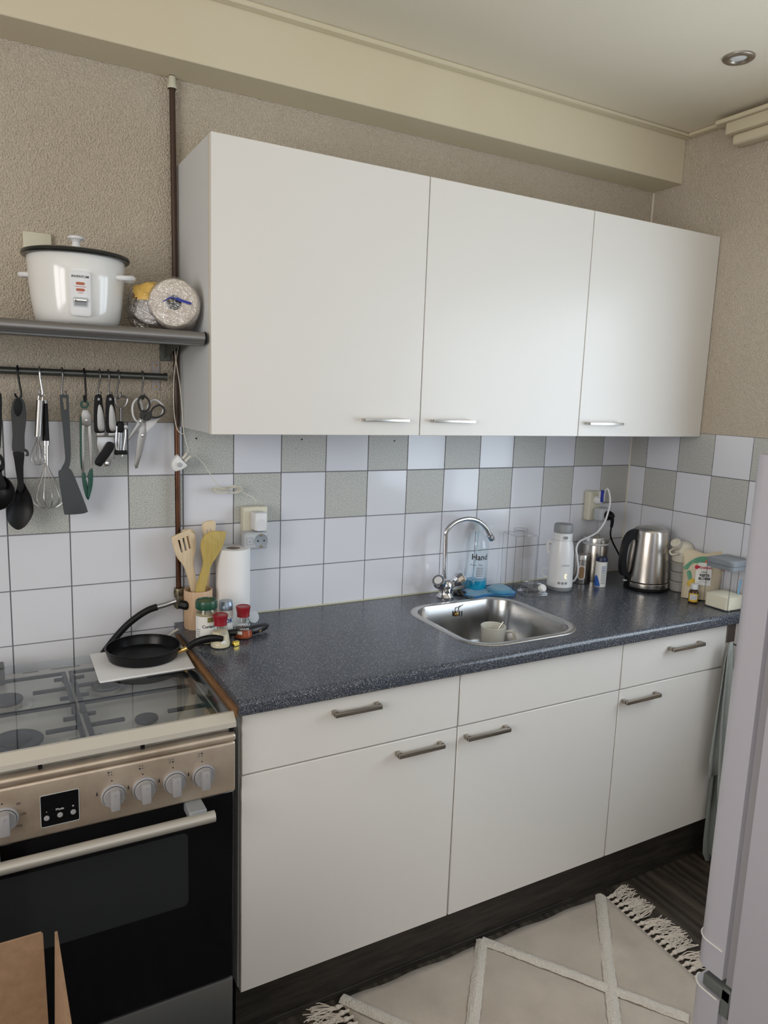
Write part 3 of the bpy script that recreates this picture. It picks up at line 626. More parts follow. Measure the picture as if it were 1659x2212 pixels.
bm = BM(); outl = [(.040, .224), (.066, .229), (.094, .214), (.110, .180), (.117, .120), (.115, .075), (.104, .052), (.086, .046), (.082, .010), (.062, .012), (.070, .048), (.076, .058), (.088, .066), (.096, .090), (.098, .130), (.093, .170), (.080, .190), (.062, .193)]
fr = face_frame(c-lf.cross(Vector((0, 0, 1)))*.0, lf, (0, 0, 1)); fr2 = fr.copy(); fr2.translation = c-fr.to_3x3().col[2]*.013
prism(bm, sm(outl, 3), .026, fr2, .006, 3); T.add('handle', bm, M['black'], ang=60)
fr3 = fr.copy(); fr3.translation = c+Vector((0, 0, 0))-fr.to_3x3().col[2]*.006
bm = BM(); box(bm, .078, .098, .030, .036, 0, .012, .002, 1, mtx=fr3); T.add('switch', bm, M['greyplas'])

# stacked milk powder boxes
c = stand(1463, 1281, .036)+Vector((.012, .004, 0))
T = Thing('powder_box_stack', 'stack of round translucent milk powder boxes topped by a cream pouring lid', 'container', c)
for k in range(4):
    z = .001+k*.037; bm = BM(); lathe(bm, [(0, z), (.034, z), (.038, z+.004), (.0385, z+.028), (.040, z+.029), (.040, z+.034), (.038, z+.0365), (0, z+.0365)], c, 32)
    T.add('tier', bm, mat('tier_plastic', (.60, .58, .55), .25, trans=.4) if k < 3 else M['ivory'])
bm = BM(); lathe(bm, [(.0385, .149), (.0375, .165), (.030, .180), (.018, .188), (0, .190)], c, 32); T.add('dome', bm, M['ivory'])
capo = c+lf*.024+to_cam(c)*.012+Vector((0, 0, .172)); ax = (lf*.45+to_cam(c)*.45+Vector((0, 0, .75))).normalized(); bm = BM(); mt = Matrix.Translation(capo) @ ax.to_track_quat('Z', 'Y').to_matrix().to_4x4()
lathe(bm, [(0, 0), (.017, 0), (.019, .02), (.018, .026), (.010, .027), (.009, .025), (0, .025)], mtx=mt, seg=24); T.add('spout_cap', bm, M['ivory'])
bm = BM(); e1 = capo-Vector((0, 0, .008)); tube(bm, [e1+lf*.014, e1+lf*.030+Vector((0, 0, -.006))+to_cam(c)*.01, e1+lf*.022+to_cam(c)*.032+Vector((0, 0, -.016)), e1+to_cam(c)*.03-lf*.006+Vector((0, 0, -.014))], .0035, 8, 6); T.add('strap', bm, M['ivory'])

# flour pouch
A = Vector((1.706, -.390, ZT)); rt = Vector((.77, -.64, 0)).normalized(); up = Vector((0.10, .06, .99)).normalized(); nrm = rt.cross(up)
T = Thing('flour_pouch', 'beige paper pouch of rice flour with green and orange print, between kettle and tub', 'bag', A+rt*.07)
fr = face_frame(A, rt, up)
bm = BM(); NX, NZ = 14, 16; fr_v, bk_v = [], []
for j in range(NZ+1):
    v_ = j/NZ; ra, rb = [], []
    for i in range(NX+1):
        u = i/NX; wd = .150; x = (u-.5)*wd*(.86+.16*v_-.05*math.sin(v_*PI))+wd/2; z = .172*v_+(.006*math.sin(u*9) if j == NZ else 0)
        th = .034*(1-v_)**.7*math.sin(u*PI)**.6+.0015; wr_ = .0022*math.sin(u*23+v_*9)*math.sin(v_*PI)
        ra.append(bm.verts.new(fr @ Vector((x, z, th+wr_)))); rb.append(bm.verts.new(fr @ Vector((x, z, -th*.4))))
    fr_v.append(ra); bk_v.append(rb)
for gA in (fr_v, bk_v):
    for j in range(NZ):
        for i in range(NX): bm.faces.new((gA[j][i], gA[j][i+1], gA[j+1][i+1], gA[j+1][i]))
for j in range(NZ):
    for i in (0, NX): bm.faces.new((fr_v[j][i], bk_v[j][i], bk_v[j+1][i], fr_v[j+1][i]))
for i in range(NX):
    for j in (0, NZ): bm.faces.new((fr_v[j][i], fr_v[j][i+1], bk_v[j][i+1], bk_v[j][i]))
T.add('pouch', bm, M['bag'], ang=80)
def bagpatch(pts, z, name, m, parent=None):
    bm = BM(); o = [bm.verts.new((p[0], p[1], 0)) for p in pts]; f = bm.faces.new(o); bmesh.ops.triangulate(bm, faces=[f]); bmesh.ops.subdivide_edges(bm, edges=bm.edges, cuts=3, use_grid_fill=True)
    for v in bm.verts:
        u = v.co.x/.150; vv = v.co.y/.172; th = .034*max(0, 1-vv)**.7*max(0, math.sin(min(max(u, 0), 1)*PI))**.6+.0015+.0022*math.sin(u*23+vv*9)*math.sin(vv*PI); v.co = fr @ Vector((v.co.x, v.co.y, th+z))
    return T.add(name, bm, m, parent, ang=80)
pg = bagpatch(sm([(.006, .112), (.018, .104), (.03, .122), (.055, .143), (.085, .146), (.12, .130), (.14, .118), (.146, .125), (.12, .144), (.08, .156), (.04, .146)], 3), .0022, 'green_print', M['bagg'])
bagpatch(sm([(.075, .128), (.1, .138), (.13, .120), (.146, .105), (.146, .112), (.13, .134), (.1, .148), (.08, .144)], 3), .0030, 'orange_print', M['bago'])
bagpatch(sm([(.022, .05), (.034, .044), (.046, .05), (.05, .064), (.04, .074), (.026, .066)], 3), .0024, 'yellow_print', M['bagy'])
bagpatch(sm([(.018, .098), (.03, .100), (.036, .075), (.03, .06), (.022, .075)], 3), .0023, 'green_print', M['bagg'])
pl = bagpatch([(.046, .052), (.100, .052), (.100, .128), (.088, .133), (.056, .133), (.048, .12)], .0048, 'label_panel', M['label'])
def bagtext(s, size, x, y, m, bold=0):
    u = x/.15; vv = y/.172; th = .034*max(0, 1-vv)**.7*math.sin(u*PI)**.6+.0082
    f2 = fr @ Matrix.Translation((x, y, th)) @ Matrix.Rotation(-.10, 4, 'X'); bm = text_bm(s, size, f2, bold=bold); T.add('lettering', bm, m, pl, smooth=False)
bagtext('Kruidvat', .0125, .077, .116, M['redink'], .0003); bagtext('PAPJE', .008, .074, .099, M['ink']); bagtext('RIJSTE', .0125, .076, .088, M['ink'], .0004); bagtext('BLOEM', .0125, .076, .076, M['ink'], .0004); bagtext('100% biologisch', .0045, .074, .065, M['ink'])
th = .034*(1-.116/.172)**.7*math.sin(.046/.15*PI)**.6+.0086; bm = BM(); prism(bm, ell(.049, .116, .0075, .0075, 20), .0006, fr @ Matrix.Translation((0, 0, th))); lg = T.add('round_emblem', bm, M['redink'], pl)

c = stand(1496, 1304, .0165)
T = Thing('vitamin_bottle', 'tiny brown glass dropper bottle with white cap and orange label', 'bottle', c)
bm = BM(); lathe(bm, [(0, .001), (.0155, .001), (.0165, .003), (.0165, .040), (.012, .048), (.009, .050), (0, .050)], c, 28); bd = T.add('glass', bm, M['brownglass'])
bm = BM(); lathe(bm, [(0, .050), (.0125, .050), (.0135, .052), (.012, .068), (.011, .069), (0, .069)], c, 28); T.add('cap', bm, M['whiteplas'])
bm = BM(); wrap(bm, c, .0169, ZT+.006, ZT+.037, -1.1, 1.2, n=16); lb = T.add('label', bm, M['bagy'])
bm = BM(); wrap(bm, c, .0172, ZT+.014, ZT+.032, -.7, .8, n=10); T.add('label', bm, M['label'])
for k in range(3): bm = BM(); wrap(bm, c, .0174, ZT+.017+.005*k, ZT+.0185+.005*k, -.5, .6, n=6); T.add('print_line', bm, M['blueink'], lb)

# square tub with milk powder
tc = Vector((1.748, -.551, ZT)); T = Thing('storage_tub', 'square clear storage tub with grey lid, half full of cream powder', 'container', tc); Tm = Matrix.Translation(tc)
bm = BM(); sqloft(bm, [(.043, .043, .012, .001), (.049, .049, .014, .004), (.0515, .0515, .014, .150)], Tm, n=5); T.add('tub', bm, M['clear'], ang=40)
bm = BM()
for sx in (-1, 1):
    for sy in (-1, 1): tube(bm, [Tm @ Vector((sx*.0478, sy*.0478, .004)), Tm @ Vector((sx*.0478, sy*.0478, .148))], .0022, 6, 0)
tube(bm, [Tm @ Vector((p[0], p[1], .003)) for p in rrect(-.049, .049, -.049, .049, .013, 3)], .0014, 6, 0, True)
T.add('tub_corner', bm, clear('tub_edge', (.80, .82, .84), .06, 1.5, .12))
bm = BM(); sqloft(bm, [(.045, .045, .012, .003), (.0475, .0475, .013, .006), (.0485, .0485, .013, .048)], Tm, n=5)
ctr = [bm.verts.new(Tm @ Vector((0, 0, .060)))]
bm.verts.ensure_lookup_table(); n_ = len(rrect(-1, 1, -1, 1, .1, 5)); topr = bm.verts[-1-n_:-1]
for i in range(n_): bm.faces.new((topr[i], topr[(i+1) % n_], ctr[0]))
T.add('powder', bm, M['flour'], ang=35)
bm = BM(); sqloft(bm, [(.0495, .0495, .015, .142), (.0545, .0545, .016, .144), (.0545, .0545, .016, .155), (.0530, .0530, .016, .157), (.0555, .0555, .017, .160), (.0555, .0555, .017, .172), (.053, .050, .016, .177), (.040, .040, .012, .178), (.039, .039, .012, .1755)], Tm, cap1=True, n=6)
T.add('lid', bm, mat('blue_grey_plastic', (.24, .265, .29), .35), ang=30)
bm = BM(); tube(bm, [Tm @ Vector((.026, -.03, .045)), Tm @ Vector((.024, -.036, .105))], .0045, 8, 3, flat=.4); T.add('scoop', bm, M['skyblue'], label='light blue scoop handle standing in the powder')

# ------------------------------------------------------------ sockets
def duo(y, x0, x1, z0, z1, name, label, off=.0):
    T = Thing(name, label, 'socket', ((x0+x1)/2, -.001, z0)); bm = BM(); box(bm, x0, x1, -.032, -.0008, z0, z1, .005, 3); T.add('cover', bm, M['cream']); return T
T = duo(0, .172, .250, 1.158, 1.274, 'double_socket', 'cream double wall socket above the paper towel roll'); 
bm = BM(); lathe(bm, [(.021, .0), (.0205, -.001)], seg=28, mtx=Matrix.Translation((.211, -.0325, 1.243)) @ Matrix.Rotation(PI/2, 4, 'X')); T.add('outlet_ring', bm, M['greyink'])
def smart_plug(x0, x1, z0, z1, label, side):
    T = Thing('smart_plug', label, 'plug adapter', ((x0+x1)/2, -.034, z0)); bm = BM(); box(bm, x0, x1, -.075, -.0325, z0, z1, .009, 3); bd = T.add('body', bm, M['greyplas'])
    zc = (z0+z1)/2; sc_ = x1-.024 if side > 0 else x0+.024
    mt = Matrix.Translation((sc_, -.0752, zc)) @ Matrix.Rotation(PI/2, 4, 'X')
    bm = BM(); lathe(bm, [(.0215, -.0002), (.0205, .0008), (.0195, .0002), (.019, -.0001), (0, -.0001)], seg=32, mtx=mt); so = T.add('outlet', bm, mat('socket_recess', (.28, .31, .34), .45))
    for dx in (-.0095, .0095): bm = BM(); lathe(bm, [(0, .0006), (.0026, .0006), (.0026, 0)], seg=12, mtx=mt @ Matrix.Translation((dx, 0, 0))); T.add('pin_hole', bm, M['ink'], so)
    bm = BM(); box(bm, sc_-.0022, sc_+.0022, -.0775, -.0752, zc-.0195, zc-.014, .0008, 1); box(bm, sc_-.0022, sc_+.0022, -.0775, -.0752, zc+.014, zc+.0195, .0008, 1); T.add('earth_clip', bm, M['brass'], so)
    bq = x0+.016 if side > 0 else x1-.014
    bm = BM(); tube(bm, [(a, -.0753, b) for a, b in rrect(bq-.010, bq+.010, zc-.010, zc+.010, .002, 2)], .0004, 4, 0, True); bt = T.add('button', bm, M['greyink'])
    bm = BM(); tube(bm, [(bq+.0028*math.cos(t), -.0754, zc+.0028*math.sin(t)) for t in [math.radians(120+300*k/10) for k in range(11)]], .0003, 4, 0); tube(bm, [(bq, -.0754, zc+.001), (bq, -.0754, zc+.0035)], .0003, 4, 0); T.add('power_symbol', bm, M['greyink'], bt)
    return T
smart_plug(.1625, .2375, 1.150, 1.203, 'grey smart plug with round outlet in the left double socket', 1)
T = Thing('power_adapter', 'white square power adapter above the grey smart plug, thin cord on top', 'power adapter', (.213, -.034, 1.21)); bm = BM(); box(bm, .1935, .2315, -.078, -.0325, 1.2065, 1.262, .005, 3); bd = T.add('body', bm, M['whiteplas'])
bm = BM(); prism(bm, [(.200, 1.2075)]+[(.2125+.0125*math.cos(t), 1.230+.013*math.sin(t)) for t in [PI-PI*k/12 for k in range(13)]]+[(.225, 1.2075)], .0012, FY(-.0778)); T.add('grip_relief', bm, mat('satin_white', (.70, .70, .72), .5), bd)
# motion sensor cable
def wpath(l, y): return [Vector(WY(a, b, yy if (yy := (y if len(q) == 2 else q[2])) is not None else y)) for q in l for a, b in [q[:2]]]
sp_ = WY(387, 1005, -.055)
T = Thing('motion_sensor', 'white motion sensor hanging on the pipe with thin coiled cable to the adapter', 'sensor', sp_)
out = pxo([(383, 982), (402, 1003), (403, 1006), (392, 1014), (378, 1018), (371, 1014), (370, 1005), (372, 994), (378, 986)], -.055)
bm = BM(); prism(bm, out, .020, FY(-.046), .004, 3); bd = T.add('housing', bm, M['white'], ang=60)
ps = WY(388, 1004, -.066); bm = BM(); lathe(bm, [(.0065, 0), (.006, .003), (.003, .005), (0, .0055)], seg=20, mtx=Matrix.Translation((ps.x, -.066, ps.z)) @ Matrix.Rotation(PI/2, 4, 'X')); T.add('lens', bm, M['greyplas'], bd)
for l in ([(394, 991), (399, 985), (403, 979)], [(399, 997), (405, 991), (412, 985)]):
    bm = BM(); tube(bm, wpath(l, -.056), lambda t: .0042-.0012*t, 8, 4); T.add('plug_sleeve', bm, M['ivory'])
bm = BM(); tube(bm, wpath([(403, 979), (406, 970), (402, 955), (398, 940), (396, 925), (393, 880), (388, 830), (379, 770), (376, 742, -.05)], -.056), .0013, 6, 6); T.add('cable', bm, M['ivory'])
bm = BM(); tube(bm, wpath([(398, 938), (388, 934), (381, 922), (376, 890), (375, 850), (377, 800), (386, 745, -.05)], -.054), .0013, 6, 6); T.add('cable', bm, M['ivory'])
bm = BM(); tube(bm, wpath([(412, 985), (422, 985), (437, 999), (450, 1018), (462, 1036), (473, 1048), (484, 1052), (498, 1050), (512, 1052), (521, 1060), (532, 1068), (545, 1074), (553, 1083), (557, 1094, -.06)], -.03), .0013, 6, 6); T.add('cable', bm, M['ivory'])
bm = BM(); kn = WY(488, 1058, -.03)
for k in range(5):
    a = .040+.003*math.sin(k*2.1); b_ = .0095+.0028*math.cos(k*1.7); ph = k*.3
    tube(bm, [Vector((kn.x+a*math.cos(t)+.002*k-.003, -.026-.0025*k-.002*math.sin(2*t), kn.z+b_*math.sin(t)*(0.35+.95*abs(math.cos(t)))+.003*math.sin(t*2+ph))) for t in [2*PI*j/20 for j in range(20)]], .0013, 6, 3, True)
T.add('cable_coil', bm, M['ivory']); bm = BM(); tube(bm, [(kn.x+.001*j, -.031+.0095*math.cos(t), kn.z+.0085*math.sin(t)) for j, t in [(j, 2*PI*j/10) for j in range(10)]], .0012, 6, 2, True); T.add('cable_tie', bm, M['greyplas'])

T = duo(0, 1.586, 1.648, 1.158, 1.274, 'double_socket', 'cream double wall socket in the corner above the canisters')
T = Thing('smart_plug', 'light grey smart plug sticking out sideways from the corner socket', 'plug adapter', (1.66, -.034, 1.16)); bm = BM(); box(bm, 1.605, 1.665, -.082, -.033, 1.160, 1.212, .009, 3); bd = T.add('body', bm, M['greyplas'])
bm = BM(); tube(bm, [(a, -.0823, b) for a, b in rrect(1.648, 1.661, 1.178, 1.194, .002, 2)], .0004, 4, 0, True); T.add('button', bm, M['greyink'], bd)
T = Thing('kettle_cable', 'black plug and cord running from the corner socket down to the kettle', 'cord', (1.66, -.09, 1.18))
q0 = Vector((1.637, -.083, 1.186)); bm = BM(); lathe(bm, [(0, 0), (.018, 0), (.019, .006), (.014, .022), (.008, .030), (0, .031)], seg=24, mtx=Matrix.Translation(q0) @ Matrix.Rotation(PI/2, 4, 'X')); T.add('plug', bm, M['black'])
bm = BM(); tube(bm, [q0+Vector((0, -.022, -.004)), q0+Vector((.003, -.024, -.02)), q0+Vector((.003, -.022, -.045))], lambda t: .0085-.003*t, 10, 5); T.add('sleeve', bm, M['black'])
kb = U(.112, .115) if False else None
kc = stand(1393, 1281, .080); endp = kc+Vector((-.03, .066, .06))
bm = BM(); tube(bm, [q0+Vector((.003, -.022, -.042)), q0+Vector((.004, -.02, -.075)), Vector((1.655, -.105, 1.08)), Vector((1.685, -.115, 1.03)), Vector((1.712, -.125, .98)), Vector((1.735, -.135, .945)), Vector((kc.x+.04, kc.y+.095, ZT+.004)), Vector((kc.x+.024, kc.y+.084, ZT+.005))], .0034, 8, 6); T.add('cord', bm, M['black'])
T = Thing('warmer_cable', 'white cord with plug looping from corner socket down behind the white warmer', 'cord', (1.63, -.06, 1.24))
q1 = Vector((1.622, -.033, 1.240)); bm = BM(); lathe(bm, [(0, 0), (.017, 0), (.018, .008), (.012, .026), (.006, .034), (0, .035)], seg=24, mtx=Matrix.Translation(q1) @ Matrix.Rotation(PI/2, 4, 'X')); T.add('plug', bm, M['whiteplas'])
bm = BM(); box(bm, 1.6135, 1.6305, -.070, -.050, 1.240, 1.276, .003, 2); T.add('plug_grip', bm, M['whiteplas'])
bm = BM(); box(bm, 1.610, 1.616, -.077, -.062, 1.236, 1.284, .002, 1); T.add('tag', bm, M['royal'], label='small dark blue plastic tag on the plug')
wl = [WY(1311, 1056, -.085), WY(1316, 1064, -.10), WY(1318, 1085, -.115), WY(1313, 1108, -.122), WY(1305, 1130, -.125), WY(1290, 1150, -.12), WY(1270, 1161, -.125), WY(1252, 1170, -.14), WY(1245, 1185, -.155), WY(1247, 1205, -.16), WY(1249, 1225, -.158), WY(1247, 1242, -.15), WY(1240, 1254, -.14), WY(1234, 1256, -.135)]
bm = BM(); tube(bm, [Vector((1.622, -.064, 1.266))]+wl, .0036, 10, 6); T.add('cord', bm, M['whiteplas'])

# ------------------------------------------------------------ pipe, gas valve and hose
pxx = -.0205; T = Thing('gas_pipe', 'brown and bare copper gas pipe running down the wall beside the cabinets', 'pipe', (pxx, -.022, 1.05))
bm = BM(); tube(bm, [(pxx-.004, -.017, 2.44), (pxx-.001, -.018, 1.9), (pxx, -.0185, 1.512)], .0078, 14, 0); T.add('painted_length', bm, M['brownpaint'])
bm = BM(); tube(bm, [(pxx, -.0185, 1.5115), (pxx+.001, -.0185, 1.04)], .0076, 14, 0); T.add('copper_length', bm, M['copper'])
bm = BM(); lathe(bm, [(.0115, 0), (.0125, .003), (.010, .012), (.0085, .03), (.008, .030)], (pxx-.004, -.017, 2.402), 18); T.add('collar', bm, M['cream'])
v0 = Vector((pxx+.001, -.0225, 1.03)); T = Thing('gas_valve', 'tarnished brass gas valve with black knob at the foot of the pipe', 'valve', v0)
bm = BM(); lathe(bm, [(.010, .012), (.014, .010), (.016, -.004), (.014, -.016), (.009, -.022), (0, -.022)], v0, 16); tube(bm, [v0+Vector((0, -.0, -.004)), v0+Vector((-.002, -.03, -.022)), v0+Vector((-.018, -.045, -.030))], .011, 12, 4); T.add('body', bm, M['oldbrass'])
kq = v0+Vector((.0, -.05, -.028)); bm = BM(); lathe(bm, [(0, -.01), (.013, -.01), (.014, .006), (.012, .014), (.006, .018), (0, .018)], seg=8, mtx=Matrix.Translation(kq) @ Vector((.75, -.62, -.1)).to_track_quat('Z', 'Y').to_matrix().to_4x4()); T.add('knob', bm, M['black'], ang=20)
hs = wpath([(382, 1298, -.066), (367, 1303, -.060), (352, 1308, -.056), (340, 1311, -.052), (322, 1317, -.048), (300, 1330, -.042), (276, 1349, -.036), (255, 1371, -.030), (238, 1392, -.026), (224, 1411, -.020), (214, 1432, -.0145), (208, 1480, -.0130)], -.062)
bm = BM(); tube(bm, hs[:4], .0075, 12, 4); T.add('hose_tail', bm, M['zinc'])
bm = BM(); tube(bm, hs[3:], .0098, 12, 6); single('gas_hose', 'thick black rubber gas hose curving from the valve down behind the stove', 'hose', bm, M['rubber'], hs[4], ang=60)
bm = BM(); tube(bm, [WY(424, 1352, -.035), WY(400, 1354, -.04), WY(380, 1362, -.045), WY(362, 1376, -.05), WY(350, 1392, -.055), WY(345, 1410, -.058)], .0038, 8, 6)
single('stove_cable', 'cream power cable curving down behind the frying pan beside the worktop', 'cable', bm, M['ivory'], WY(380, 1362, -.045))

# ------------------------------------------------------------ left end of worktop
cc = Vector((.0265, -.062, ZT)); T = Thing('utensil_crock', 'round beech wood utensil holder holding wooden spatulas', 'utensil holder', cc)
bm = BM(); lathe(bm, [(0, 0), (.0395, 0), (.041, .002), (.041, .112), (.040, .114), (.036, .113), (.0355, .006), (0, .006)], cc, 40); T.add('body', bm, M['beech'])
def spatula(name, label, pts, y, th, m, lean, holes=(), hm=None):
    T = Thing(name, label, 'spatula', (cc.x, cc.y, ZT+.01), 'wooden utensils in the holder'); o = pxo(pts, y)
    hl = [pxo(h, y) for h in holes]; bm = BM(); prism(bm, sm(o, 3), th, FY(y+th/2), .0012, 1, holes=hl)
    T.add('blade', bm, m, ang=45); return T
D = lambda l: [(180+a*.26522, 1120+b*.26522) for a, b in l]
spatula('slotted_spatula', 'pale slotted wooden spatula leaning left in the utensil holder', D([(718, 152), (720, 150), (800, 113), (868, 81), (870, 83), (880, 110), (905, 130), (914, 200), (905, 290), (893, 360), (905, 450), (925, 560), (905, 620), (880, 600), (850, 480), (815, 385), (765, 320), (735, 240)]), -.062, .007, M['bamboo'], 0, [D([(768, 175), (784, 170), (810, 272), (795, 280)]), D([(803, 158), (820, 154), (843, 257), (827, 264)]), D([(836, 143), (853, 139), (875, 242), (859, 248)])])
spatula('wooden_turner', 'yellow-stained wooden spatula with angled tip leaning right in the holder', D([(1162, 110), (1160, 108), (1120, 103), (1040, 104), (990, 135), (962, 180), (956, 235), (964, 295), (975, 350), (965, 410), (935, 500), (915, 580), (925, 640), (975, 640), (995, 560), (1015, 470), (1040, 380), (1085, 310), (1130, 230), (1150, 170)]), -.083, .007, M['bamboo2'], 0)
spatula('square_spatula', 'narrow slotted wooden spatula standing at the back of the holder', D([(974, 36), (1073, 22), (1066, 130), (1050, 200), (1035, 300), (1030, 420), (1022, 560), (1000, 600), (985, 560), (990, 300), (985, 200), (972, 120)]), -.033, .006, M['bamboo'], 0, [D([(1003, 92), (1013, 90), (1008, 180), (998, 178)]), D([(1030, 88), (1040, 86), (1034, 176), (1024, 174)])])
spatula('wooden_spoon', 'plain wooden spoon handle mostly hidden behind the slotted spatula', D([(800, 105), (868, 86), (905, 105), (912, 160), (900, 240), (905, 420), (930, 560), (900, 600), (880, 420), (860, 220)]), -.044, .005, M['bamboo'], 0)
rc = Vector((.1330, -.056, ZT)); T = Thing('paper_towel_roll', 'tall white paper towel roll standing on the worktop against the tiles', 'paper towel', rc)
bm = BM(); lathe(bm, [(.0225, .0005), (.0495, .0005), (.0505, .004), (.0505, .226), (.049, .2285), (.046, .229), (.0225, .228), (.0225, .0005)], rc, 48); T.add('roll', bm, M['paper'])
bm = BM(); lathe(bm, [(.0222, .002), (.0222, .227), (.0208, .227), (.0208, .002), (.0222, .002)], rc, 32); T.add('core', bm, mat('grey_card', (.35, .29, .25), .9))
# jars
def label_bits(T, c, r, z0, z1, a0, a1, parent, texts=()):
    pass
c = stand(446, 1394, .0287); T = Thing('spice_jar', 'tall spice jar with dark green lid and paper label, front left', 'jar', c, 'jars on the left end of the worktop')
bm = BM(); lathe(bm, [(0, .001), (.027, .001), (.0287, .004), (.0287, .088), (.025, .097), (.0245, .100)], c, 36); T.add('glass', bm, M['jarglass'])
bm = BM(); lathe(bm, [(0, .003), (.0272, .003), (.0272, .086), (0, .088)], c, 32); T.add('contents', bm, M['herbs'])
bm = BM(); lathe(bm, [(0, .098), (.029, .098), (.030, .101), (.030, .116), (.028, .121), (.025, .1215), (.024, .119), (0, .119)], c, 36); T.add('lid', bm, M['green'])
bm = BM(); wrap(bm, c, .0290, ZT+.016, ZT+.080, -1.35, 1.5, n=24); lb = T.add('label', bm, M['label'])
bm = text_bm('Coriander', .012, front_frame(c, .0291, ZT+.052, .45), bend=.029, bold=.0003); T.add('lettering', bm, M['ink'], lb, smooth=False)
bm = BM(); wrap(bm, c, .0292, ZT+.064, ZT+.078, .1, .9, n=10); T.add('emblem', bm, mat('olive_print', (.20, .19, .06), .5), lb)
for k in range(4): bm = BM(); wrap(bm, c, .0292, ZT+.024+k*.006, ZT+.026+k*.006, -1.1, -.6, n=5); T.add('print_line', bm, M['greyink'], lb)
c = stand(488, 1376, .0200); T = Thing('spice_tin', 'narrow shaker jar with grey-blue cap behind the spice jars', 'jar', c, 'jars on the left end of the worktop')
bm = BM(); lathe(bm, [(0, .001), (.0195, .001), (.0200, .003), (.0200, .072), (.0185, .076)], c, 32); T.add('body', bm, M['label'])
bm = BM(); lathe(bm, [(0, .076), (.0200, .076), (.0200, .094), (.0185, .096), (.018, .101), (0, .1015)], c, 32); T.add('cap', bm, mat('metallic_grey_cap', (.30, .36, .44), .3, .5))
bm = text_bm('OK', .018, front_frame(c, .0202, ZT+.046, .45), bend=.02, bold=.0006); T.add('lettering', bm, M['blueink'], smooth=False)
for (px, py, lblt, ptxt, pm, nm) in ((476, 1404, 'small flared glass shaker with red cap holding pale powder, nearest the front', 'UIEN', 'garlic', 'h'), (525, 1383, 'small flared glass shaker with red cap holding red paprika powder', 'PAPRIKA', 'paprika', 'p')):
    c = stand(px, py, .027); T = Thing('spice_shaker', lblt, 'spice shaker', c, 'red-capped shakers on the worktop')
    bm = BM(); lathe(bm, [(0, .001), (.0255, .001), (.0272, .004), (.0268, .012), (.0235, .032), (.019, .056), (.017, .066)], c, 36); T.add('glass', bm, M['jarglass'])
    hgt = .045 if pm == 'garlic' else .022
    bm = BM(); lathe(bm, [(0, .003), (.0248, .003), (.0258, .006), (.0255, .012), (.0225 if hgt > .03 else .0238, hgt*.75), (.0195 if hgt > .03 else .0222, hgt), (0, hgt+.002)], c, 32); T.add('contents', bm, M[pm])
    bm = BM(); lathe(bm, [(.0175, .062), (.0180, .062), (.0175, .070), (.0200, .086), (.0208, .088), (.0205, .091), (.018, .092), (.0165, .0905), (0, .0905)], c, 36); T.add('cap', bm, M['red'])
    bm = text_bm(ptxt, .0105, front_frame(c, .0232, ZT+.043, .12 if pm == 'paprika' else .35) @ Matrix.Rotation(-.2, 4, 'X'), bend=.023); T.add('lettering', bm, M['whiteink'] if pm == 'paprika' else M['greyink'], smooth=False)
    if pm == 'paprika': bm = text_bm('GEMALEN', .006, front_frame(c, .0245, ZT+.031, .12) @ Matrix.Rotation(-.2, 4, 'X'), bend=.024); T.add('lettering', bm, M['whiteink'], smooth=False)
    bm = BM(); wrap(bm, c, .0270, ZT+.016, ZT+.025, .1 if pm == 'garlic' else -.6, .55 if pm == 'garlic' else -.1, n=6)
    for v in bm.verts: v.co = v.co
    T.add('small_label', bm, M['label'])
c = stand(509, 1397, .008); mt = Matrix.Translation(c) @ Matrix.Rotation(.35, 4, 'Z'); bm = BM(); box(bm, -.0095, .0095, -.006, .006, .0003, .013, .0015, 1, mtx=mt)
single('foil_cube', 'tiny gold foil wrapped stock cube beside the front shaker', 'stock cube', bm, M['foil'], c)
# banana and glass lid behind
b0_ = WZ(545, 1362, ZT+.014); b1_ = WZ(580, 1350, ZT+.016)
T = Thing('overripe_banana', 'nearly black overripe banana end lying behind the red-capped shakers', 'banana', b0_)
path = [b0_+Vector((-.085, .0, .004)), b0_+Vector((-.05, -.006, .003)), b0_+Vector((-.01, -.004, .002)), b0_+Vector((.02, .006, .002)), (b0_*.25+b1_*.75), b1_]
bm = BM(); tube(bm, path, lambda t: .004+.0095*max(0., math.sin(min(1, t*1.0)*PI))**.6 if t < .9 else .0045, 8, 6); T.add('fruit', bm, M['blackpeel'], ang=60)
bm = BM(); q = path[3]; bmesh.ops.create_icosphere(bm, subdivisions=2, radius=.010, matrix=Matrix.Translation(q+Vector((-.004, -.010, -.002))) @ Matrix.Diagonal((1.1, .35, .7, 1))); T.add('ripe_patch', bm, M['banana'])
c = WZ(545, 1357, ZT)+Vector((.03, .03, 0)); c = Vector((.172, -.100, ZT+.0205)); mt = Matrix.Translation(c) @ Matrix.Rotation(math.radians(70), 4, 'X') @ Matrix.Rotation(.2, 4, 'Y')
T = Thing('glass_jar', 'small clear glass jar lying on its side behind the banana', 'jar', c+Vector((0, 0, -.019))); bm = BM(); lathe(bm, [(0, -.018), (.016, -.018), (.0195, -.015), (.0195, .012), (.017, .018)], mtx=mt, seg=28); T.add('glass', bm, M['jarglass']); bm = BM(); lathe(bm, [(.015, .016), (.018, .018), (.018, .022), (0, .023)], mtx=mt, seg=28); T.add('lid', bm, M['greyplas'])

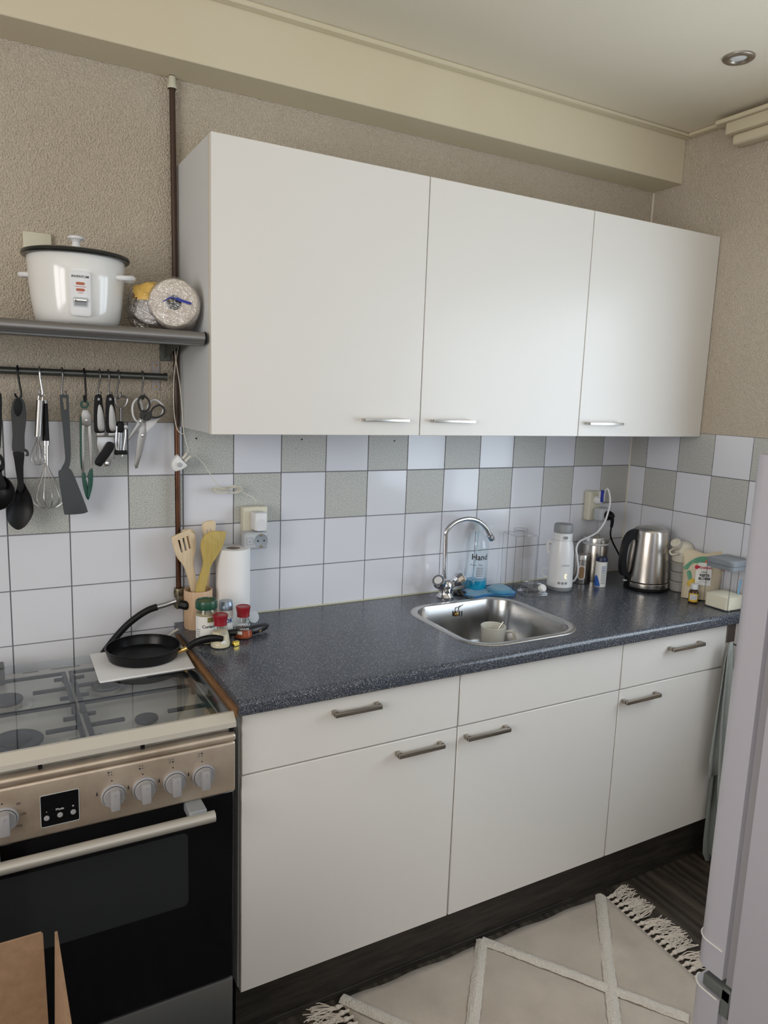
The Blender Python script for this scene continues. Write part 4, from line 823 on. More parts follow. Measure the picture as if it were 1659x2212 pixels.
# ------------------------------------------------------------ the stove
SXa, SXb = -.638, -.0375
T = Thing('gas_stove', 'steel gas stove with glass lid, five grey knobs and black oven door', 'stove', ((SXa+SXb)/2, -.33, 0)); ST = T
bm = BM(); box(bm, SXa, SXb, -.575, -.036, .06, .83, .004, 1); T.add('body', bm, M['ovensteel'])
bm = BM(); box(bm, SXa+.04, SXa+.07, -.55, -.52, .0005, .06); T.add('foot', bm, M['black']); bm = BM(); box(bm, SXb-.07, SXb-.04, -.55, -.52, .0005, .06); T.add('foot', bm, M['black'])
bm = BM(); box(bm, SXa, SXb, -.612, -.034, .831, .852, .006, 3); hobp = T.add('hob', bm, M['enamel'])
bm = BM(); box(bm, SXa, SXb, -.6255, -.595, .8375, .8555, .007, 3); T.add('front_rail', bm, M['steelwarm'])
bm = BM(); box(bm, SXa, SXb, -.622, -.577, .712, .836, .007, 3); pan = T.add('control_panel', bm, M['steelwarm'])
bm = BM(); box(bm, SXa+.002, SXb-.001, -.611, -.577, .226, .7105, .003, 1); dr = T.add('oven_door', bm, M['blackgloss'])
bm = BM(); prism(bm, rrect(-.575, -.145, .452, .634, .012, 4), .0006, FY(-.6112)); T.add('door_window', bm, mat('smoked_glass', (.022, .024, .026), .14), dr)
bm = BM(); box(bm, SXa+.002, SXb-.001, -.610, -.577, .06, .2215, .004, 2); T.add('drawer', bm, M['ovensteel'])
bm = BM(); tube(bm, [(SXa+.065, -.667, .694), (-.1, -.667, .693)], .0125, 20, 0); hn = T.add('handle', bm, mat('satin_aluminium', (.50, .47, .42), .42, .5), dr)
for xx in (-.135, SXa+.10): bm = BM(); box(bm, xx-.019, xx+.019, -.664, -.6105, .690, .712, .002, 1); T.add('handle_mount', bm, M['midgrey'], dr)
# knobs
def knob(x, z=.771):
    ax = Matrix.Translation((x, -.622, z)) @ Matrix.Rotation(PI/2, 4, 'X')
    bm = BM(); lathe(bm, [(.0255, 0), (.026, .002), (.0255, .006), (.0225, .008), (0, .008)], mtx=ax, seg=36); k = T.add('knob', bm, M['knob'], pan)
    bm = BM(); lathe(bm, [(.0228, .0078), (.0228, .0092), (.0220, .0092)], mtx=ax, seg=36); T.add('knob_ring', bm, M['ink'], k)
    bm = BM(); lathe(bm, [(.0222, .008), (.0215, .012), (.021, .016), (0, .016)], mtx=ax, seg=36); box(bm, -.009, .009, -.0225, .0205, .014, .030, .0022, 2, mtx=ax); T.add('knob_grip', bm, M['knob'], k)
    bm = BM(); box(bm, -.0004, .0004, .010, .016, .030, .0304, mtx=ax); T.add('pointer', bm, M['greyink'], k)
for i, x in enumerate((-.113, -.1765, -.2405, -.3035)):
    knob(x); bm = BM(); prism(bm, ell(x-.0025, .8035, .0016, .0016, 10), .0004, FY(-.6222)); T.add('index_dot', bm, M['ink'], pan)
    for a in (0, 1):
        for b in (0, 1):
            on = (a, b) == ((1, 1), (1, 0), (0, 0), (0, 1))[i]; bm = BM(); r_ = .0019 if on else .0011
            prism(bm, ell(x-.0085+.0055*a, .8175+.0055*b, r_, r_, 10), .0004, FY(-.6222)); T.add('burner_mark', bm, M['ink'], pan)
    bm = BM()
    for a, b, c_, d in ((-.0115, .0, -.0115, .012), (.0005, 0, .0005, .012), (-.0115, .012, .0005, .012), (-.0115, 0, .0005, 0)): tube(bm, [(x+a, -.6221, .8145+b), (x+c_, -.6221, .8145+d)], .00022, 4, 0)
    T.add('burner_mark', bm, M['greyink'], pan)
    bm = BM(); prism(bm, [(x-.0335, .776), (x-.0315, .776), (x-.0312, .780), (x-.0318, .783), (x-.0325, .786), (x-.0335, .782), (x-.0342, .779)], .0004, FY(-.6222)); T.add('flame_mark', bm, M['ink'], pan)
knob(-.5085); knob(-.574)
for s, dx, dz in (('50', .026, .026), ('100', .034, .002), ('150', .026, -.022)): bm = text_bm(s, .0075, FY(-.6222) @ Matrix.Translation((-.5085+dx, .771+dz, 0))); T.add('dial_number', bm, M['ink'], pan, smooth=False)
bm = BM(); prism(bm, ell(-.511, .8035, .0016, .0016, 10), .0004, FY(-.6222)); T.add('index_dot', bm, M['ink'], pan)
bm = BM(); prism(bm, rrect(-.4425, -.3715, .734, .8015, .003, 3), .0012, FY(-.6215)); ds = T.add('timer_display', bm, M['blackgloss'])
bm = BM(); tube(bm, [(a, -.6226, b) for a, b in rrect(-.4432, -.3708, .7333, .8022, .003, 3)], .0007, 6, 0, True); T.add('display_frame', bm, M['greyplas'], ds)
for k, (bx_, tx) in enumerate(((-.4325, '-'), (-.4075, 'Mode'), (-.3825, '+'))):
    bm = BM(); lathe(bm, [(.0054, 0), (.0054, .0014), (.0045, .0026), (0, .003)], mtx=Matrix.Translation((bx_, -.6226, .7535-.001*(k == 0))) @ Matrix.Rotation(PI/2, 4, 'X'), seg=20); T.add('button', bm, M['knob'], ds)
    bm = text_bm(tx, .0068 if tx == 'Mode' else .009, FY(-.6231) @ Matrix.Translation((bx_, .767, 0))); T.add('lettering', bm, M['whiteink'], ds, smooth=False)
# burners and pan supports under the glass
def burner(x, y, r, dbl=False):
    bm = BM(); lathe(bm, [(r+.022, .8522), (r+.021, .8538), (r+.012, .8545), (r+.008, .853), (r*.7, .853)], (x, y, 0), 36); b = T.add('burner', bm, M['enamel'], hobp)
    bm = BM(); lathe(bm, [(r*.8, .853), (r*.92, .855), (r*.94, .866), (r*.85, .868), (0, .868)], (x, y, 0), 36); T.add('burner_ring', bm, M['steel'], hobp)
    bm = BM(); lathe(bm, [(r*.9, .868), (r, .869), (r, .873), (r*.95, .8755), (0, .876)], (x, y, 0), 36); T.add('burner_cap', bm, M['castiron'], hobp)
    if dbl: bm = BM(); lathe(bm, [(r*.6, .876), (r*.58, .880), (r*.5, .8815), (0, .882)], (x, y, 0), 30); T.add('burner_cap', bm, M['castiron'], hobp)
burner(-.210, -.500, .026); burner(-.262, -.262, .036); burner(-.487, -.262, .036); burner(-.478, -.498, .054, True)
def grate(xa, xb, ya, yb, fingers):
    bm = BM(); z = .877; t = .0055; h = .009
    def bar(x0, x1, y0, y1): box(bm, x0, x1, y0, y1, z-h/2, z+h/2-.001, .002, 2)
    bar(xa, xa+2*t, ya, yb); bar(xb-2*t, xb, ya, yb); bar(xa, xb, yb-2*t, yb); bar(xa, xb, ya, ya+2*t); ym = (ya+yb)/2; bar(xa, xb, ym-t, ym+t)
    for x in (xa+t, xb-t):
        for y in (ya+t, yb-t, ym): box(bm, x-t*.7, x+t*.7, y-t*.7, y+t*.7, .8525, z)
    for fx0, fx1, y in fingers: bar(min(fx0, fx1), max(fx0, fx1), y-t, y+t)
    T.add('pan_support', bm, M['castiron'], hobp)
grate(-.622, -.345, -.575, -.148, [(-.43, -.345, -.258), (-.42, -.345, -.492), (-.377, -.345, -.193), (-.375, -.345, -.32), (-.38, -.345, -.441), (-.38, -.345, -.556), (-.622, -.55, -.258), (-.622, -.56, -.492)])
grate(-.338, -.062, -.575, -.148, [(-.338, -.290, -.252), (-.338, -.305, -.194), (-.338, -.309, -.313), (-.338, -.309, -.43), (-.338, -.312, -.556), (-.338, -.256, -.492), (-.160, -.062, -.492), (-.16, -.062, -.258)])
for xa, xb in ((-.441, -.403), (-.372, -.298), (-.19, -.12)): bm = BM(); box(bm, xa, xb, -.0475, -.0435, .852, .8526, .0002, 1); T.add('vent_slot', bm, M['black'], hobp)
# glass lid: pane, front trim, hinge
bm = BM(); box(bm, SXa+.002, SXb-.001, -.600, -.098, .8935, .8975, .001, 1); T.add('glass_lid', bm, M['lidglass'], smooth=False)
bm = BM(); prism(bm, [(-.596, .8990), (-.604, .8995), (-.622, .882), (-.6235, .871), (-.620, .8705), (-.617, .880), (-.602, .8925), (-.596, .8925)], SXb-SXa-.001, Matrix(((0, 0, 1, SXa+.001), (1, 0, 0, 0), (0, 1, 0, 0), (0, 0, 0, 1)))); T.add('lid_trim', bm, M['lidtrim'], ang=25)
for xx in (-.24, -.44, -.045): bm = BM(); box(bm, xx-.004, xx+.004, -.612, -.604, .853, .880); T.add('lid_buffer', bm, M['black'])
for xa in (-.545,): bm = BM(); box(bm, xa, xa+.06, -.112, -.070, .850, .9015, .002, 1); T.add('hinge', bm, M['darkmetal'])
# folded paper and pan
zl = .898; qs = [WZ(a, b, zl) for a, b in ((196, 1416), (216, 1476), (421, 1443), (390, 1389))]
bm = BM()
for k in range(3):
    s = k*.0011; vs = [bm.verts.new((q.x+(-.001*k), q.y+.0015*k, zl+s)) for q in qs]+[bm.verts.new((q.x+(-.001*k), q.y+.0015*k, zl+s+.0009)) for q in qs]
    for f in ((3, 2, 1, 0), (4, 5, 6, 7), (0, 1, 5, 4), (1, 2, 6, 5), (2, 3, 7, 6), (3, 0, 4, 7)): bm.faces.new([vs[i] for i in f])
single('folded_paper_towel', 'folded white paper towel lying on the stove lid under the pan', 'paper towel', bm, M['paper'], (qs[0]+qs[2])/2, smooth=False)
pz = zl+.0034; pcn = stand(307, 1449, .100, pz); pcn = Vector((WZ(307, 1418, pz+.0).x+.0, 0, pz)); pcn = Vector(((WZ(230, 1420, pz).x+WZ(388, 1412, pz).x)/2, -.198, pz))
pe0, pe1 = WZ(230, 1415, pz+.02), WZ(383, 1408, pz+.02); pR = .097
pcn = Vector((-.153, -.178, pz))
T = Thing('frying_pan', 'small black non-stick frying pan on the paper towel, handle over worktop', 'pan', pcn)
bm = BM(); lathe(bm, [(0, 0), (pR*.86, 0), (pR*.92, .003), (pR*.985, .022), (pR, .030), (pR+.0015, .0305), (pR, .032), (pR-.0025, .0315), (pR*.965, .022), (pR*.90, .006), (pR*.86, .004), (0, .0035)], pcn, 56); T.add('body', bm, M['nonstick'])
hx = WZ(389, 1411, pz+.03); dirh = (WZ(470, 1385, pz+.05)-Vector((pcn.x, pcn.y, 0))); dirh.z = 0; dirh.normalize()
Hh = lambda r, z: pcn+dirh*r+Vector((0, 0, z))
bm = BM(); tube(bm, [Hh(pR-.004, .018), Hh(pR+.012, .024), Hh(pR+.030, .034)], .0065, 12, 4); T.add('ferrule', bm, M['brass'])
bm = BM(); tube(bm, [Hh(pR+.022, .030), Hh(pR+.042, .044), Hh(pR+.072, .055), Hh(pR+.098, .058), Hh(pR+.118, .056)], lambda t: .0085+.0025*math.sin(t*PI)-.002*(t > .97), 12, 6, flat=.8); T.add('handle', bm, M['black'], ang=60)

# ------------------------------------------------------------ shelf, cooker, rolls in bag
SZ = 1.744; T = Thing('wall_shelf', 'grey metal wall shelf with tubular front rail, left of the cabinets', 'shelf', (-.4, -.15, SZ))
bm = BM(); box(bm, -1.1, -.024, -.295, -.004, SZ-.006, SZ+.010, .002, 1); T.add('board', bm, M['shelfm'])
bm = BM(); tube(bm, [(-1.1, -.300, SZ+.001), (-.020, -.300, SZ+.001)], .0145, 18, 0); T.add('front_tube', bm, M['shelfm'])
bm = BM(); tube(bm, [(-.0198, -.300, SZ+.001), (-.0155, -.300, SZ+.001)], .0152, 18, 0); T.add('end_cap', bm, M['black'])
bm = BM(); box(bm, -1.1, -.022, -.292, -.272, SZ-.018, SZ-.0062, .001, 1); T.add('stiffener', bm, M['darkmetal'])
for xx in (-.062, -.8):
    bm = BM(); box(bm, xx, xx+.030, -.006, -.0008, 1.694, SZ-.006, .001, 1); prism(bm, [(-.006, SZ-.0062), (-.20, SZ-.0062), (-.006, SZ-.040)], .003, Matrix(((0, 0, 1, xx+.013), (1, 0, 0, 0), (0, 1, 0, 0), (0, 0, 0, 1)))); bk = T.add('bracket', bm, M['railm'])
    for zz in (1.704, 1.728): bm = BM(); lathe(bm, [(.003, 0), (.0025, .0015), (0, .002)], mtx=Matrix.Translation((xx+.012, -.006, zz)) @ Matrix.Rotation(PI/2, 4, 'X'), seg=12); T.add('screw', bm, M['oldbrass'], bk)
kc_ = Vector((-.290, -.160, SZ+.0105)); T = Thing('rice_cooker', 'white rice cooker with dark-rimmed glass lid standing on the wall shelf', 'rice cooker', kc_)
bm = BM(); lathe(bm, [(0, .006), (.080, .006), (.089, .009), (.0945, .017), (.0985, .032), (.1035, .065), (.1075, .110), (.1105, .160), (.109, .163), (0, .163)], kc_, 56); bd = T.add('body', bm, M['white'])
bm = BM(); lathe(bm, [(0, 0), (.082, 0), (.084, .004), (.08, .007), (0, .007)], kc_, 40); T.add('foot_ring', bm, M['black'])
bm = BM(); lathe(bm, [(.108, .1635), (.1205, .163), (.1228, .167), (.121, .173), (.113, .176), (.108, .1755)], kc_, 56); lr = T.add('lid_rim', bm, mat('dark_lid_rim', (.04, .042, .04), .2, .6))
bm = BM(); lathe(bm, [(.111, .1735), (.08, .180), (.03, .186), (0, .187)], kc_, 48); T.add('glass_lid', bm, clear('lid_glass', (.30, .31, .28), .05, 1.5, .04))
bm = BM(); lathe(bm, [(0, .186), (.019, .186), (.020, .190), (.010, .193), (.0085, .203), (.012, .208), (.0185, .211), (.019, .215), (.015, .218), (0, .2185)], kc_, 28); T.add('lid_knob', bm, M['whiteplas'])
for sgn in (-1, 1):
    rr = MC @ Vector((1, 0, 0)); rr.z = 0; rr.normalize(); rr = (rr*sgn); tn = Vector((-rr.y, rr.x, 0)); b1 = kc_+rr*.104+Vector((0, 0, .122))
    bm = BM(); tube(bm, [b1-tn*.026, b1-tn*.022+rr*.022, b1+rr*.032+Vector((0, 0, .003)), b1+tn*.022+rr*.022, b1+tn*.026], .0058, 10, 6, flat=.8); T.add('side_handle', bm, M['whiteplas'])
ff = front_frame(kc_, .101, kc_.z+.074, .06) @ Matrix.Translation((0, 0, .0035)) @ Matrix.Rotation(.07, 4, 'X')
bm = BM(); prism(bm, rrect(-.022, .022, -.050, .050, .007, 4), .009, ff @ Matrix.Translation((0, 0, -.004)), .003, 2); pn = T.add('switch_panel', bm, M['whiteplas'], bd)
f2 = ff @ Matrix.Translation((0, 0, .0052))
for k, (zz, mm) in enumerate(((.022, 'amber'), (.008, 'amber'))): bm = BM(); prism(bm, rrect(-.0095, .0095, zz-.003, zz+.003, .003, 3), .0008, f2); T.add('lamp', bm, M[mm], pn)
bm = text_bm('INVENTUM', .0075, f2 @ Matrix.Translation((0, .037, 0)), bold=.0001); T.add('lettering', bm, M['ink'], pn, smooth=False)
for s, zz in (('WARMHOUDEN', .0148), ('KOKEN', .0012)): bm = text_bm(s, .0032, f2 @ Matrix.Translation((0, zz, 0))); T.add('lettering', bm, M['redink'], pn, smooth=False)
bm = BM(); prism(bm, rrect(-.0155, .0155, -.030, -.0085, .003, 3), .0006, f2); sw = T.add('switch', bm, M['greyplas'], pn)
bm = BM(); box(bm, -.012, .012, -.026, -.018, .0006, .002, .0005, 1, mtx=f2); T.add('switch_slot', bm, M['midgrey'], pn)
bm = BM(); box(bm, -.014, .014, -.0185, -.0115, .0006, .0065, .0015, 2, mtx=f2); T.add('lever', bm, M['chrome'], pn)

rc_ = Vector((-.061, -.228, SZ+.0105))
def roll_frame(o, ax): return Matrix.Translation(o) @ Vector(ax).to_track_quat('Z', 'Y').to_matrix().to_4x4()
T = Thing('kitchen_roll_pack', 'film-wrapped kitchen rolls lying on the shelf, crumpled bag with yellow print', 'kitchen rolls', rc_)
ax = Vector((-.28, -.85, .06)).normalized(); o1 = rc_+Vector((.024, .105, .0635)); mt = roll_frame(o1, ax)
Rr = .0600
bm = BM(); lathe(bm, [(.019, 0), (Rr-.004, 0), (Rr, .004), (Rr, .135), (Rr-.004, .142), (Rr-.012, .1445), (.019, .145), (.019, 0)], mtx=mt, seg=44); T.add('roll', bm, mat('cream_tissue', (.66, .58, .48), .9))
bm = BM(); lathe(bm, [(.0188, .01), (.0188, .1448), (.017, .1448), (.017, .01), (.0188, .01)], mtx=mt, seg=28); T.add('core', bm, mat('grey_core', (.25, .25, .27), .6))
def crumple(bm, amp, f=60):
    for v in bm.verts:
        p = v.co; k = math.sin(p.x*f+p.z*f*1.3)*math.sin(p.z*f*1.7-p.y*f)+.6*math.sin(p.x*f*2.3+p.y*f*1.9+1)
        v.co = p+v.normal*amp*k
bm = BM(); lathe(bm, [(.0, .1475), (.02, .147), (Rr*.7, .1485), (Rr-.004, .147), (Rr+.003, .139), (Rr+.0035, .06), (Rr+.003, .0)], mtx=mt, seg=44)
bmesh.ops.subdivide_edges(bm, edges=bm.edges, cuts=3, use_grid_fill=True); bm.normal_update(); crumple(bm, .0008, 60); T.add('wrapping', bm, M['film'], ang=80)
bm = BM(); f3 = mt @ Matrix.Translation((0, 0, .1492)); rv = (MC @ Vector((1, 0, 0))); rl = mt.inverted().to_3x3() @ rv; ang = math.atan2(rl.y, rl.x); f3 = f3 @ Matrix.Rotation(ang-.22, 4, 'Z')
prism(bm, [(.004, .006), (.040, .004), (.041, .0095), (.004, .013)], .0008, f3); prism(bm, [(.006, .011), (-.010, .011), (-.026, -.004), (-.024, -.005), (-.009, .008), (.006, .008)], .0008, f3); T.add('blue_tape', bm, M['royal'], label='dark blue tape strip on the end')
b2 = rc_+Vector((-.060, .035, .056)); ax2 = Vector((-.80, .35, .05)).normalized(); mt2 = roll_frame(b2+Vector((.01, .0, 0)), ax2)
bm = BM(); bmesh.ops.create_icosphere(bm, subdivisions=4, radius=1, matrix=Matrix.Translation(b2+Vector((0, 0, .004))) @ Matrix.Rotation(-.5, 4, 'Z') @ Matrix.Diagonal((.062, .042, .060, 1))); bm.normal_update(); crumple(bm, .005, 70)
for v in bm.verts: v.co.z = max(v.co.z, SZ+.0115)
T.add('bag_film', bm, M['film'], ang=60)
bm = BM(); bmesh.ops.create_icosphere(bm, subdivisions=3, radius=1, matrix=Matrix.Translation(b2+Vector((.004, .002, .004))) @ Matrix.Rotation(-.5, 4, 'Z') @ Matrix.Diagonal((.043, .032, .042, 1))); bm.normal_update(); crumple(bm, .003, 90)
for v in bm.verts: v.co.z = max(v.co.z, SZ+.013)
T.add('packed_roll', bm, mat('packed_tissue', (.50, .46, .43), .9), ang=30)
bm = BM(); bmesh.ops.create_icosphere(bm, subdivisions=4, radius=1, matrix=Matrix.Translation(b2+Vector((.0, -.001, .006))) @ Matrix.Rotation(-.5, 4, 'Z') @ Matrix.Diagonal((.061, .041, .0605, 1))); bm.normal_update(); crumple(bm, .005, 70)
dl = [v for v in bm.verts if (v.co-b2).z < .020 or (v.co-b2).x < -.045]; bmesh.ops.delete(bm, geom=dl, context='VERTS'); T.add('yellow_print', bm, M['film_y'], ang=12)

bm = BM(); box(bm, -.396, -.33, -.012, -.0006, 1.93, 1.996, .003, 2); single('cover_plate', 'cream blank wall plate half hidden behind the rice cooker', 'wall plate', bm, M['cream'], (-.36, -.001, 1.96))

# ------------------------------------------------------------ rail, hooks and hanging utensils
RZ = 1.6495; T = Thing('utensil_rail', 'grey metal rail fixed to the wall under the shelf', 'rail', (-.4, -.04, RZ))
bm = BM(); tube(bm, [(-1.0, -.046, RZ), (-.060, -.046, RZ)], .0092, 16, 0); T.add('bar', bm, M['railm'])
bm = BM(); tube(bm, [(-.0605, -.046, RZ), (-.053, -.046, RZ)], .0112, 16, 0); T.add('end_cap', bm, M['railm'])
for xx in (-.0845, -.9):
    bm = BM(); prism(bm, rrect(xx, xx+.021, 1.6125, 1.691, .003, 3), .0025, FY(-.0008)); tube(bm, [(xx+.0105, -.002, RZ), (xx+.0105, -.042, RZ)], .006, 10, 0); bk = T.add('bracket', bm, mat('grey_bracket', (.40, .36, .35), .5))
    for zz in (1.6225, 1.681): bm = BM(); lathe(bm, [(.0035, 0), (.003, .0015), (0, .0025)], mtx=Matrix.Translation((xx+.0105, -.0033, zz)) @ Matrix.Rotation(PI/2, 4, 'X'), seg=12); T.add('screw', bm, M['brass'], bk)
yU = -.064
Z2 = lambda l: [(a*.28933, 760+b*.28933) for a, b in l]
def hook(tx, bx_, by, cx_, cy_, m, label):
    top = WY(*Z2([(tx, 130)])[0], -.046); b = WY(*Z2([(bx_, by)])[0], yU); cu = WY(*Z2([(cx_, cy_)])[0], yU)
    r = .0115; x = top.x
    pts = [(x, -.046+r, RZ-.006), (x, -.046+r, RZ+.003), (x, -.046, RZ+r+.001), (x, -.046-r, RZ+.003), (x, -.046-r-.002, RZ-.010), (x+(b.x-x)*.5, yU+.002, (RZ+b.z)/2), (b.x, yU, b.z+.008), (b.x*.55+cu.x*.45, yU, b.z-.001), (cu.x, yU-.001, b.z+.006), (cu.x, yU-.002, cu.z)]
    bm = BM(); tube(bm, pts, .0025, 8, 5); return single('hook', label, 'hook', bm, m, (x, -.046, RZ), 'hooks on the utensil rail'), b
hk = [(130, 160, 345, 115, 312, 'black', 'black hook holding the large black serving spoon'), (293, 318, 330, 290, 284, 'zinc', 'steel hook holding the two whisks'), (462, 462, 330, 488, 292, 'darkmetal', 'grey hook holding the grey nylon turner'), (627, 643, 370, 627, 325, 'black', 'black hook holding the green-tipped tongs'),
      (742, 728, 335, 748, 295, 'darkmetal', 'grey hook holding the left handle of the can opener'), (808, 812, 338, 830, 300, 'darkmetal', 'grey hook holding the right handle of the can opener'), (883, 868, 345, 898, 300, 'darkmetal', 'grey hook holding the corkscrew'), (1062, 1055, 350, 1075, 312, 'darkmetal', 'grey hook holding both pairs of scissors')]
for h_ in hk: hook(*h_[:5], M[h_[5]], h_[6])
def flat(T, name, pts, th, m, y=yU, holes=(), r=.0012, n=3, parent=None, smo=True, conv=Z2, label=None):
    o = pxo(conv(pts), y); o = sm(o, n) if smo else o; hl = [pxo(conv(h), y) for h in holes]
    if holes: r = 0
    bm = BM(); prism(bm, o, th, FY(y+th/2), r, 2, holes=hl); return T.add(name, bm, m, parent, ang=50, label=label)
def dish(T, name, pts, m, y, depth, conv=Z2, th=.0015):
    o = sm(pxo(conv(pts), y), 4); cx_ = sum(p[0] for p in o)/len(o); cz_ = sum(p[1] for p in o)/len(o); bm = BM(); L1 = []
    for off in (0, th):
        R_ = [[bm.verts.new((cx_+(p[0]-cx_)*s, y+depth*(1-s*s)-off, cz_+(p[1]-cz_)*s)) for p in o] for s in (1, .9, .75, .55, .3, .1)]
        for a, b in zip(R_, R_[1:]):
            for i in range(len(a)): j = (i+1) % len(a); bm.faces.new((a[i], a[j], b[j], b[i]))
        bm.faces.new(R_[-1]); L1.append(R_[0])
    for i in range(len(L1[0])): j = (i+1) % len(L1[0]); bm.faces.new((L1[0][i], L1[0][j], L1[1][j], L1[1][i]))
    return T.add(name, bm, m, ang=60)
C5 = lambda l: [(a*.14458, 840+b*.14458) for a, b in l]
# serving spoon
a = WY(38, 860, yU); T = Thing('serving_spoon', 'large black serving spoon with grey handle hanging from the rail', 'spoon', a)
flat(T, 'handle', [(262, 123), (200, 180), (168, 330), (178, 520), (188, 700), (185, 925), (272, 932), (362, 935), (365, 700), (385, 520), (392, 380), (372, 220), (325, 140)], .016, M['greyrub'], yU, [C5([])] if 0 else (), .004, conv=C5)
flat(T, 'hanging_loop', [(265, 135), (215, 190), (200, 270), (212, 350), (250, 408), (290, 395), (322, 330), (332, 250), (315, 175)], .0180, M['black'], yU, conv=C5, r=.002)
flat(T, 'shaft', [(200, 930), (212, 1060), (240, 1250), (262, 1400), (250, 1500), (300, 1560), (360, 1480), (352, 1350), (350, 1150), (356, 932)], .008, M['black'], yU, conv=C5, r=.002)
dish(T, 'bowl', [(262, 1440), (235, 1530), (150, 1650), (95, 1800), (100, 1930), (160, 2040), (270, 2105), (390, 2040), (480, 1900), (502, 1780), (470, 1620), (400, 1480), (350, 1400)], M['black'], yU-.002, .014, C5)
flat(T, 'rest_hook', [(358, 898), (400, 905), (428, 940), (430, 1003), (375, 1000), (395, 975), (385, 940), (358, 935)], .008, M['greyrub'], yU, conv=C5, n=2)
# ladle at the photo's edge
a = WY(-6, 860, yU); T = Thing('ladle', 'black ladle cut off at the left edge, hanging beside the serving spoon', 'ladle', a)
flat(T, 'handle', [(-120, 30), (-60, 20), (0, 60), (26, 120), (28, 500), (14, 760), (0, 900), (-60, 960), (-110, 900), (-150, 500), (-150, 120)], .014, M['black'], yU+.004, r=.003, conv=C5)
flat(T, 'loop', [(0, 975), (50, 1030), (72, 1120), (55, 1200), (25, 1230), (-40, 1240), (-90, 1120), (-50, 1000)], .009, M['black'], yU-.006, [C5([])][:0] or ([(5, 1060), (18, 1110), (5, 1140), (-25, 1120), (-20, 1070)],), conv=C5)
flat(T, 'shaft', [(-70, 1180), (15, 1200), (40, 1300), (95, 1430), (60, 1500), (-60, 1480)], .009, M['black'], yU-.006, r=.002, conv=C5)
p0 = WY(-14, 1064, yU-.02); bm = BM(); Rl = .0475; mt = roll_frame(Vector((p0.x, yU-.016, p0.z)), (.20, -.85, .34))
lathe(bm, [(0, -.030), (Rl*.5, -.026), (Rl*.82, -.014), (Rl, .004), (Rl+.001, .006), (Rl-.001, .006), (Rl*.78, -.012), (Rl*.45, -.023), (0, -.027)], mtx=mt, seg=36); T.add('bowl', bm, M['black'])
# whisks
def whisk(T, top, L_, rad, m, n, tilt, wr=.0007, yoff=0):
    for k in range(n):
        a = PI*k/n+.2; bm = BM(); pts = []
        for j in range(17):
            t = -PI/2+PI*j/16*1.0; s = j/16
            u = math.sin(s*PI); w_ = rad*u**.75 if True else 0; side = 1 if s < .5 else -1
        pr_ = [(0.0, .004), (.25, .30), (.62, .62), (.92, .80), (1.0, .90), (.72, 1.08*.93), (0, 1.0)]
        P1 = [(rad*a_, L_*b_) for a_, b_ in ((.06, 0), (.32, .22), (.72, .48), (.97, .70), (.92, .86), (.55, .965), (0, 1.0))]
        full = P1+[(-x_, z_) for x_, z_ in P1[-2::-1]]
        for x_, z_ in full:
            v = Vector((x_*math.cos(a), x_*math.sin(a)*.75, -z_)); v.rotate(Euler((0, tilt, 0))); pts.append(top+v)
        tube(bm, pts, wr, 5, 4); T.add('wire', bm, m)
t0 = WY(*Z2([(283, 632)])[0], -.072); T = Thing('small_whisk', 'short steel whisk with cylindrical steel handle hanging in front', 'whisk', WY(*Z2([(300, 360)])[0], -.072))
bm = BM(); hb = WY(*Z2([(298, 362)])[0], -.072); ht = t0; tube(bm, [hb, ht], .0085, 20, 0); T.add('handle', bm, M['usteel'])
bm = BM(); tube(bm, [hb+Vector((-.004, 0, -.004)), hb+Vector((-.003, 0, .008)), hb+Vector((.001, 0, .015)), hb+Vector((.006, 0, .008)), hb+Vector((.005, 0, -.004))], .0009, 6, 5); T.add('loop', bm, M['chrome'])
whisk(T, ht, .073, .0185, M['wire'], 4, .03)
T = Thing('large_whisk', 'large balloon whisk with black handle hanging behind the small whisk', 'whisk', WY(*Z2([(335, 380)])[0], -.056))
hb = WY(*Z2([(338, 385)])[0], -.054); ht = WY(*Z2([(342, 672)])[0], -.054); bm = BM(); tube(bm, [hb, (hb+ht)/2, ht], lambda t: .0055+.0035*t, 16, 2); T.add('handle', bm, M['black'])
dd = (hb-ht).normalized(); bm = BM(); tube(bm, [hb, hb+dd*.008], .0050, 14, 0); T.add('end_cap', bm, M['zinc'])
bm = BM(); tube(bm, [ht+dd*.003, ht-dd*.008], .0096, 16, 0); tube(bm, [ht-dd*.008, ht-dd*.024, ht-dd*.046, ht-dd*.062], lambda t: .0062-.0008*t, 14, 3); T.add('collar', bm, M['chrome'])
bm = BM(); tube(bm, [hb+dd*.006+Vector((-.003, 0, 0)), hb+dd*.020+Vector((-.008, 0, 0)), hb+dd*.022+Vector((-.002, -.002, 0)), hb+dd*.006+Vector((.003, 0, 0))], .0008, 6, 5); T.add('loop', bm, M['chrome'])
whisk(T, ht-dd*.058, .116, .0385, M['wire'], 6, -.02, .0008)
# turner
T = Thing('nylon_turner', 'long grey nylon turner with flat angled blade hanging from the rail', 'spatula', WY(136, 850, yU))
flat(T, 'handle', [(450, 322), (505, 320), (512, 345), (516, 440), (522, 560), (527, 700), (527, 800), (512, 870), (485, 890), (455, 880), (480, 830), (487, 790), (480, 700), (468, 560), (455, 440), (447, 345)], .006, M['greynylon'], yU, [[(466, 345), (494, 345), (498, 428), (480, 434)]])
flat(T, 'blade', [(455, 878), (512, 868), (545, 905), (600, 1040), (652, 1178), (648, 1198), (600, 1210), (495, 1215), (478, 1200), (462, 1100), (448, 1000), (435, 905)], .003, M['greynylon'], yU-.002, r=.0008, n=3)
